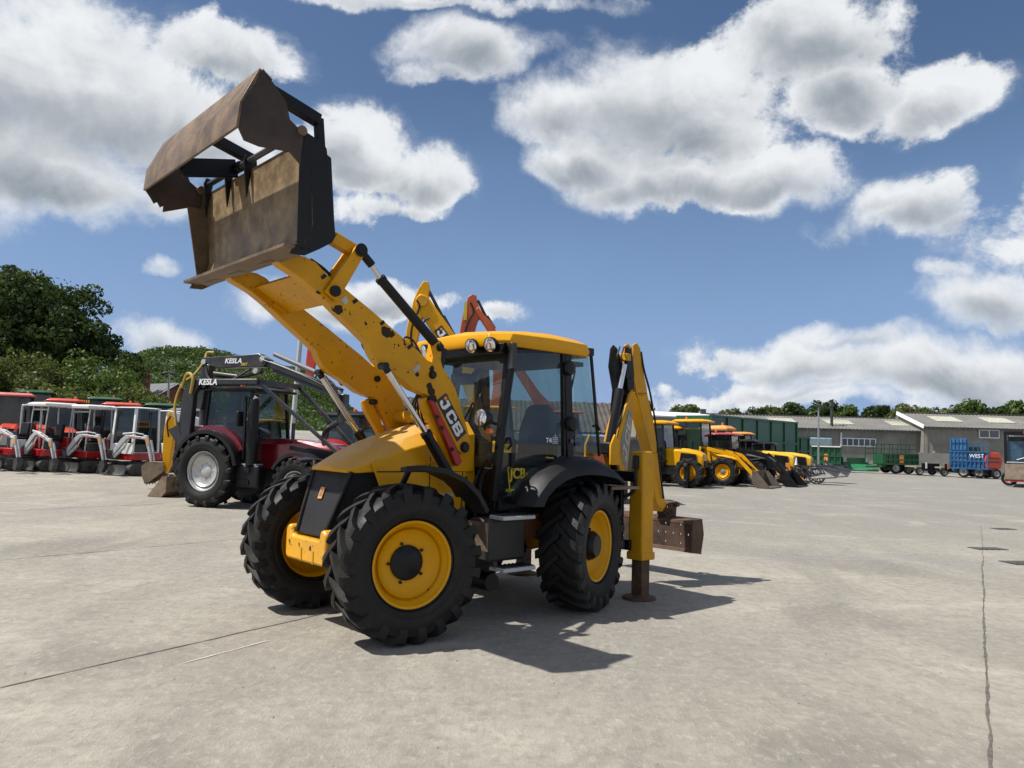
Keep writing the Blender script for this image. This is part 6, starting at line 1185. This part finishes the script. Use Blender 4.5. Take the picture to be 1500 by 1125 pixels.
q = MB(); a = [Q(p_) for p_ in ((612, 442), (616, 452), (606, 478), (604, 500), (610, 520))]; q.tube(wire([(u, -.26, z) for u, z in a]), .035, 6); a = [Q(p_) for p_ in ((630, 468), (625, 470), (622, 478), (632, 492), (641, 500), (650, 520))]; q.tube(wire([(u, -.26, z) for u, z in a]), .03, 6); q.build('boom_hose', PLB, rt, split=True)
q = MB(); a = Q((620, 443)); q.pin(a[0], -.28, .28, a[1], .16); q.build('boom_pin', YELD, rt)
C = [Q(p_) for p_ in ((637, 487), (648, 478), (676, 518), (664, 526))]; q = MB(); q.prism(C, -.235, -.225); pl = q.build('logo_plate', MATS['logo_black'], rt, smooth=0); logo(pl, [C[0], C[1], C[2], C[3]], .236, -1)
ob = [(815, 600), (795, 612), (770, 570), (745, 530), (722, 497), (702, 466), (697, 455), (701, 450), (709, 462), (722, 475), (728, 488), (752, 520), (790, 575)]
os_ = [(686, 436), (692, 432), (698, 434), (700, 446), (707, 462), (700, 470), (697, 480), (693, 500), (692, 560), (676, 560), (672, 500), (676, 474), (680, 455)]
rt, Q, bo = excavator('faded orange-red excavator whose boom shows through the backhoe cab', EXO, ob, os_, 25, 835)
q = MB(); a, c = Q((700, 440)), Q((712, 464)); q.tube([(a[0], 0, a[1]), (c[0], 0, c[1])], .045, 8); e = Q((723, 482)); q.tube([(c[0], 0, c[1]), (e[0], 0, e[1])], .09, 10); q.build('stick_cylinder', DGR, rt, split=True)
q = MB(); a = [Q(p_) for p_ in ((690, 445), (694, 458), (688, 470), (682, 490), (684, 520))]; q.tube(wire([(u, -.2, z) for u, z in a]), .03, 6); q.build('boom_hose', PLB, rt)
q = MB(); q.prism([Q(p_) for p_ in ((681, 444), (685, 444), (684, 470), (679, 470))], -.18, -.175); q.build('stick_sticker', LETY, rt, smooth=0)
q = MB(); q.prism([Q(p_) for p_ in ((722, 520), (742, 522), (740, 570), (728, 610), (716, 610), (722, 570))], -.2, .2); q.build('second_boom', EXO, rt, bevel=.02)
rb = [(470, 508), (478, 514), (495, 534), (510, 560), (500, 566), (484, 540), (470, 524)]; rs = [(455, 503), (462, 501), (470, 508), (470, 520), (462, 534), (458, 556), (449, 556), (449, 530), (451, 512)]
rt, Q, bo = excavator('small bright red excavator arm peeping between the loader arms', ORR, rb, rs, 24, 520, small=True)
# red tractor behind the forestry tractor's bonnet
tractor('bright red tractor with dark frame behind the forestry tractor bonnet', gp(512, 24), R(-28), mat('bright_red_paint', (.50, .02, .015), .3, coat=.5), BLK, zc=2.55, bz=1.75, Rr=.8, Rf=.6, wb=2.4)
tractor('dark tractor almost hidden behind the folded crane grapple', gp(590, 27), R(-25), DGR, BLK, zc=2.9, bz=1.6, Rr=.8, Rf=.6, wb=2.4, rim=ORG)

# ---- the row of machines on the right
YRD = 'machines parked in the right-hand row'
def P2(x, d, off=0): return gp(x, d)
tractor('yellow loader nearest the backhoe, showing its yellow rimmed wheel', gp(950, 36), R(-32), YEL, YEL, rim=YEL, Rr=.68, Rf=.66, wb=2.2, zc=2.95, bz=1.75, cat='loader', name='loader', group=YRD, wr=.44, nose=.5)
h = thing('fork_carriage', 'black fork carriage standing on end in front of the nearest yellow loader', 'attachment', gp(1010, 34.3), R(-30)); q = MB(); q.box((0, -.35, .55), (.2, .35, 1.05)); q.box((0, .35, .55), (.3, .35, 1.0)); q.box((0, 0, .95), (.18, 1.2, .14)); q.box((0, 0, .3), (.18, 1.2, .14)); q.build('frame', BLK, h, split=True, bevel=.03)
tractor('yellow backhoe with bonnet between the nearest loader and the wheel loader', gp(972, 39), R(-32), YEL, YEL, rim=YEL, Rr=.68, Rf=.6, wb=2.1, zc=2.8, bz=1.7, cat='loader', name='loader', group=YRD)
wl = tractor('yellow wheel loader with tall glazed cab and brown bucket on the ground', gp(1006, 38.5), R(-33), YEL, YEL, frame=BLK, rim=YEL, Rr=.68, Rf=.68, wb=2.1, zc=3.15, bz=1.5, loader=(YEL, mat('brown_bucket_steel', (.10, .075, .06), .6, .2, dirt=.4)), cat='loader', name='loader', group=YRD, gl=GLD)
q = MB(); q.box((.95, 0, 1.55), (.12, 1.5, .55)); q.build('cab_front_panel', YEL, wl, bevel=.02)
bd = thing('loader', 'black framed loader with orange cab roof beside the wheel loader', 'loader', gp(1046, 44), R(-33), YRD)
glass_cab(bd, -.5, .9, .75, 1.3, 2.75, BLK, roofm=ORG, roof_h=.3); q = MB(); q.box((.6, 0, .9), (3.4, 1.0, .8)); q.build('body', ORG, bd, bevel=.1)
for s in (-1, 1):
    for xx in (-.4, 1.7): wheel(bd, (xx, s*.8, .62), .62, .42, .33, ORG, GRY, lugs=12, side=s, seg=32)
beacon(bd, .6, -.4, 3.05)
tractor('dark tractor with crimson roof and black front loader', gp(1050, 40.5), R(-33), DGR, RED, rim=GRY, Rr=.75, Rf=.6, wb=2.2, zc=2.6, bz=1.55, loader=(BLK, BLK), group=YRD, roofh=.14)
tractor('dark cabbed tractor with orange roof left of the yellow bonnets', gp(1072, 46), R(-33), DGR, ORG, rim=ORG, Rr=.75, Rf=.6, wb=2.2, zc=2.75, bz=1.5, group=YRD)
YB = mat('lemon_bonnet_paint', (.70, .42, .02), .35, coat=.4, var=.04)
tractor('tractor with lemon yellow bonnet, left one of two alike', gp(1080, 43.5), R(-30), BLK, BLK, bonnet_top=YB, rim=GRY, Rr=.75, Rf=.55, wb=2.2, zc=2.3, bz=1.72, group=YRD, nose=.9)
tractor('tractor with lemon yellow bonnet, right one of two alike', gp(1108, 45.5), R(-30), BLK, BLK, bonnet_top=YB, rim=GRY, Rr=.75, Rf=.55, wb=2.2, zc=2.2, bz=1.68, group=YRD, nose=.9)
mo = thing('disc_mower', 'pale orange triangular mower guard with upright arm at the row end', 'mower', gp(1158, 41.5), R(-10)); q = MB(); q.loft([[(-.75, -.5, .45), (.55, -.4, .12), (.75, 0, .05), (.6, .4, .3), (-.5, .5, .75)], [(-.75, -.5, .52), (.55, -.4, .25), (.75, 0, .2), (.6, .4, .4), (-.5, .5, .85)]]); q.build('guard', ORG, mo, bevel=.03)
q = MB(); q.bar((-.1, 0, .5), (-.15, 0, 1.1), .12, .2, (1, 0, 0)); q.bar((-1.0, 0, .9), (-.7, 0, .5), .12, .12); q.bar((-1.1, 0, 1.1), (-1.0, 0, .3), .12, .14, (1, 0, 0)); q.build('headstock', ORG, mo, split=True)
q = MB(); q.tube([(.3, .1, 1.0), (.32, .1, 1.4)], [.08, .02], 8); q.build('white_marker', WHT, mo)
for i, (x, d, lb) in enumerate(((1182, 42, 'black finger-wheel rake with spoked discs right of the mower guard'), (1200, 44.5, 'grey meshed rake frame at the far right end of the row'))):
    rk = thing('wheel_rake', lb, 'rake', gp(x, d), R(-25))
    for k in range(3 if i == 0 else 2):
        q = MB(); c = Vector((-.6+.55*k, -.1*k, .45)); q.tube([c+Vector((math.cos(t)*.42, 0, math.sin(t)*.42)) for t in [2*math.pi*j/20 for j in range(21)]], .03, 5)
        for j in range(14): t = 2*math.pi*j/14; q.bar(c, c+Vector((math.cos(t)*.45, .03, math.sin(t)*.45)), .015, .03)
        q.build('rake_wheel', DGR if k else WHT, rk)
    q = MB(); q.poly([(.1, -.3, .25), (1.5, -.5, .4), (1.7, .4, .75), (.2, .5, 1.15)], .04); q.build('guard_panel', DGR, rk, smooth=0)
    q = MB(); q.bar((-.9, .1, .9), (1.5, .1, 1.0), .09, .09); q.bar((-.2, .1, .9), (.6, -.1, .3), .07, .07); q.bar((.3, .1, 1.3), (.8, -.1, .5), .06, .06); q.build('frame_bar', DGR, rk, split=True)

# ---- trailers
def box_trailer(label, a, b, w, z0, z1, m, ribs=8, slope=0., name='trailer', wheels=2, R_=.5, group=None, hood=None):
    """a, b: ends of the near side on the ground"""
    a, b = Vector(a), Vector(b); a.z = b.z = 0; L = (b-a).length; ang = math.atan2(b.y-a.y, b.x-a.x); rt = thing(name, label, 'trailer', a, ang, group)
    q = MB(); q.poly([(0, 0, z0), (L, 0, z0), (L, 0, z1), (0, 0, z1)], .06); q.build('near_side', m, rt, smooth=0)
    q = MB(); q.poly([(0, w, z0), (L, w, z0), (L, w, z1), (0, w, z1)], .06); q.build('far_side', m, rt, smooth=0)
    for x in (0, L): q = MB(); q.poly([(x, 0.04, z0), (x, w-.04, z0), (x, w-.04, z1), (x, .04, z1)], .06); q.build('end_panel', m, rt, smooth=0)
    q = MB(); q.box((L/2, w/2, z0), (L, w, .1)); q.box((L/2, w/2, z0-.18), (L*.98, w*.45, .25)); q.build('floor', m, rt)
    q = MB()
    for k in range(ribs+1): q.box((L*k/ribs, -.07, (z0+z1)/2), (.1, .1, z1-z0))
    for z in (z0, z1, (z0*.55+z1*.45)): q.box((L/2, -.08, z), (L+.1, .14, .11))
    q.build('rib', m, rt, smooth=0, split=True)
    for k in range(wheels):
        for s in (0, 1): wheel(rt, (L*.55+(k-(wheels-1)/2)*R_*2.2, .15 if s == 0 else w-.15, R_), R_, .35, R_*.55, LGR, GRY, lugs=0, side=-1 if s == 0 else 1, seg=28)
    q = MB(); q.bar((0, w/2, .6), (-1.1, w/2, .55), .14, .14); q.build('drawbar', m, rt)
    return rt, L
zt = height_at(1100, 612, 50)
box_trailer('huge dark green silage trailer behind the right-hand row', gp(1040, 48), gp(1166, 57), 2.4, 1.0, zt, GRN, 6, wheels=3)
box_trailer('smaller dark green trailer tucked behind the huge one', gp(1160, 60), gp(1184, 61), 2.2, .9, height_at(1170, 641, 60), GRN, 2)
t3, L = box_trailer('small green trailer with a white lip below the lamp post', gp(1189, 68), gp(1231, 67), 2.0, .75, height_at(1210, 655, 68), GRN, 5, wheels=1)
q = MB(); q.box((L/2, -.1, height_at(1210, 654, 68)), (L, .2, .1)); q.build('white_lip', WHT, t3)
q = MB(); q.box((L*.5, -.1, 1.25), (.3, .06, .6)); q.build('orange_marker', ORG, t3)
sd_ = thing('seed_drill', 'low flat green seeder between small green trailer and railed trailer', 'seeder', gp(1243, 67), 0); q = MB(); q.loft([[(0, 0, .15), (2.6, 0, .15), (2.6, 1.2, .5), (0, 1.2, .5)], [(0, 0, .25), (2.6, 0, .25), (2.6, 1.2, .75), (0, 1.2, .75)]]); q.build('ramp', mat('bright_green_paint', (.02, .16, .07), .45, dirt=.2), sd_); q = MB(); q.box((1.1, 1.3, .95), (2.3, .3, .7)); q.build('hopper', GRN, sd_, bevel=.03)
q = MB()
for k in (0, 1): q.box((.15+2.0*k, 1.1, 1.1), (.3, .04, .4))
q.build('white_panel', LGR, sd_, split=True)
t5, L = box_trailer('green flat trailer with open tubular side rails', gp(1295, 66), gp(1344, 66), 2.0, .85, 1.7, GRN, 7)
q = MB(); zt = height_at(1315, 651, 66)
for y in (0, 2.0):
    for k in range(6): q.bar((-.7+k*(L+.7)/5, y, .8), (-.7+k*(L+.7)/5, y, zt), .05, .05, (1, 0, 0))
    for z in (zt, zt-.4, zt-.8): q.bar((-.7, y, z), (L, y, z), .05, .05)
q.build('rail', GRN, t5, split=True); q = MB(); q.box((L*.5, -.1, 1.3), (.35, .05, .7)); q.build('orange_marker', ORG, t5)
for i, (x0, x1, d, lb) in enumerate(((1342, 1376, 64, 'low black flatbed trailer with pale deck, left of the pair'), (1378, 1402, 63, 'short black flatbed trailer with an orange reflector'))):
    a, b_ = gp(x0, d), gp(x1, d); rt = thing('flatbed_trailer', lb, 'trailer', a, 0, 'low black flatbed trailers'); L = b_.x-a.x
    q = MB(); q.box((L/2, 1, .72), (L, 2, .12)); q.build('deck', mat('pale_deck', (.28, .24, .19), .8), rt); q = MB(); q.box((L*.6, -.02, .75), (L*.75, .1, .55)); q.build('side_board', BLK, rt); q = MB(); q.bar((-.3, .2, .5), (L+.2, .2, .4), .1, .1); q.build('chassis_rail', DGR, rt)
    for s in (0, 1): wheel(rt, (.3, .1+1.8*s, .36), .36, .25, .2, LGR, GRY, lugs=0, side=-1+2*s, seg=24)
    q = MB(); q.box((L*.4, -.1, .85), (.14, .03, .5)); q.build('marker', ORG if i else WHT, rt)
t6, L = box_trailer('blue high-sided trailer with ribbed tall front board', gp(1392, 62), gp(1447, 60), 2.3, .75, height_at(1425, 662, 61), BLU, 9)
zt = height_at(1400, 645, 62); q = MB(); q.box((.62, 0.0, (zt+.9)/2+.1), (1.25, .12, zt-.8)); tb = q.build('tall_front_board', mat('light_blue_paint', (.02, .13, .30), .45, dirt=.2), t6); q = MB()
for k in range(5): q.box((.1+.27*k, -.1, (zt+.9)/2+.1), (.05, .06, zt-.85))
for k in range(4): q.box((.62, -.1, 1.1+k*.55), (1.2, .06, .05))
q.build('board_rib', BLU, tb, split=True)
q = MB(); zt = height_at(1425, 648, 61)
for k in range(5): q.bar((1.3+k*(L-1.3)/4, 0, 1.5), (1.3+k*(L-1.3)/4, 0, zt), .05, .05, (1, 0, 0))
for z in (zt, zt-.35): q.bar((1.3, 0, z), (L, 0, z), .05, .05)
q.build('rail', BLU, t6, split=True); text('trailer_lettering', 'WEST', .4, LETW, t6, (L*.72, -.16, 1.75), (1, 0, 0), (0, 0, 1), .004)
rd = thing('baler', 'small red implement between the blue trailer and the lorry', 'implement', gp(1456, 60), 0); q = MB(); q.prism([(-.6, .8), (.5, .8), (.7, 1.4), (.4, 2.05), (-.5, 2.05), (-.7, 1.5)], 0, 1.2); q.build('casing', ORR, rd, bevel=.05)
for s in (0, 1): wheel(rd, (.1, 1.2*s, .42), .42, .3, .2, LGR, GRY, lugs=0, side=-1+2*s, seg=24)
q = MB(); q.box((0, -.03, 1.3), (.9, .05, .08)); q.box((0, -.03, 1.6), (.9, .05, .08)); q.bar((-1.2, .5, .5), (.6, .5, .6), .12, .12); q.build('frame_bar', DGR, rd, split=True)
# lorry at the right edge, its back to the camera
b = gp(1471, 45.5); lo = thing('lorry', 'flatbed lorry with ramps and dark cab at the right picture edge', 'lorry', b, R(-34)); z1 = height_at(1480, 632, 45.5)
q = MB(); q.box((1.25, 3.5, .95), (2.5, 7, .25)); q.build('deck', mat('worn_deck_board', (.22, .2, .18), .85, dirt=.5), lo)
q = MB(); q.poly([(0, -.1, .45), (2.5, -.1, .45), (2.5, 0, 1.35), (0, 0, 1.35)], .08); q.build('tail_ramp', mat('ramp_timber', (.2, .15, .11), .85, var=.3, dirt=.5), lo)
q = MB(); q.box((1.25, .0, .42), (2.5, .2, .18)); q.build('rear_bumper', RED, lo)
q = MB()
for x in (0.05, 2.45): q.box((x, .3, z1/2+.4), (.14, .14, z1-.8))
q.build('rear_post', BLK, lo, split=True); q = MB(); q.box((1.25, .3, z1-.1), (2.5, .16, .2)); q.build('top_beam', BLK, lo)
q = MB(); q.box((1.4, .2, z1-.05), (.9, .12, .16)); q.build('beacon_bar', ORR, lo)
q = MB(); q.box((1.25, 5.9, z1*.5+.3), (2.4, 2.0, z1-.8)); q.build('cab', BLK, lo, bevel=.1); q = MB(); q.box((1.25, .42, z1*.62), (2.3, .05, z1*.42)); q.build('rear_screen', mat('screen_glass', (.02, .05, .08), .08, coat=1, var=.8, scale=1.5), lo)
for s in (0, 1): wheel(lo, (.2+2.1*s, 1.2, .48), .48, .3, .27, LGR, GRY, lugs=0, side=-1+2*s, seg=28)
for s in (0, 1): wheel(lo, (.2+2.1*s, 5.6, .48), .48, .3, .27, LGR, GRY, lugs=0, side=-1+2*s, seg=28)
q = MB(); q.tube(wire([(.6, .15, 1.6), (1.2, .1, 1.75), (1.9, .1, 1.5), (2.3, .1, 1.9)]), .03, 6); q.box((1.25, .1, 1.45), (2.3, .06, .06)); q.build('strap', LGR, lo, split=True)

for i, (x, d, h_, w_, lb) in enumerate(((1032, 36.6, 1.0, .9, 'black pallet fork frame beside the brown loader bucket'), (1078, 40.2, 1.15, 1.1, 'black grab attachment in front of the crimson roofed tractor'), (1118, 42.6, .9, 1.2, 'dark front linkage frame ahead of the lemon yellow bonnets'), (1138, 43.2, .8, 1.0, 'small black toolbar standing next to the orange mower guard'))):
    im = thing('implement', lb, 'implement', gp(x, d), R(-30+9*i), 'black implements standing in front of the right-hand row')
    q = MB(); q.box((0, 0, h_*.9), (.12, w_, .1)); q.box((0, -w_*.4, h_*.5), (.1, .1, h_*.9)); q.box((0, w_*.4, h_*.5), (.1, .1, h_*.9)); q.box((.03, 0, h_*.45), (.1, w_, .1)); q.build('frame_bar', BLK, im, split=True, bevel=.01)
    q = MB()
    for k in (-1, 1): q.loft([[(.05, k*w_*.25-.05, .1), (.05, k*w_*.25+.05, .1), (.05, k*w_*.25+.05, .02), (.05, k*w_*.25-.05, .02)], [(.95, k*w_*.25-.04, .05), (.95, k*w_*.25+.04, .05), (.95, k*w_*.25+.04, .02), (.95, k*w_*.25-.04, .02)]])
    q.build('fork_tine', DGR, im, split=True)
    q = MB(); q.tube(wire([(0, -w_*.3, h_*.9), (-.2, -.1, h_*1.15), (-.35, .1, h_*.8)]), .025, 6); q.tube([(-.05, .1, h_*.9), (-.3, .05, h_*.5)], .05, 8); q.build('hose_and_ram', PLB, im, split=True)
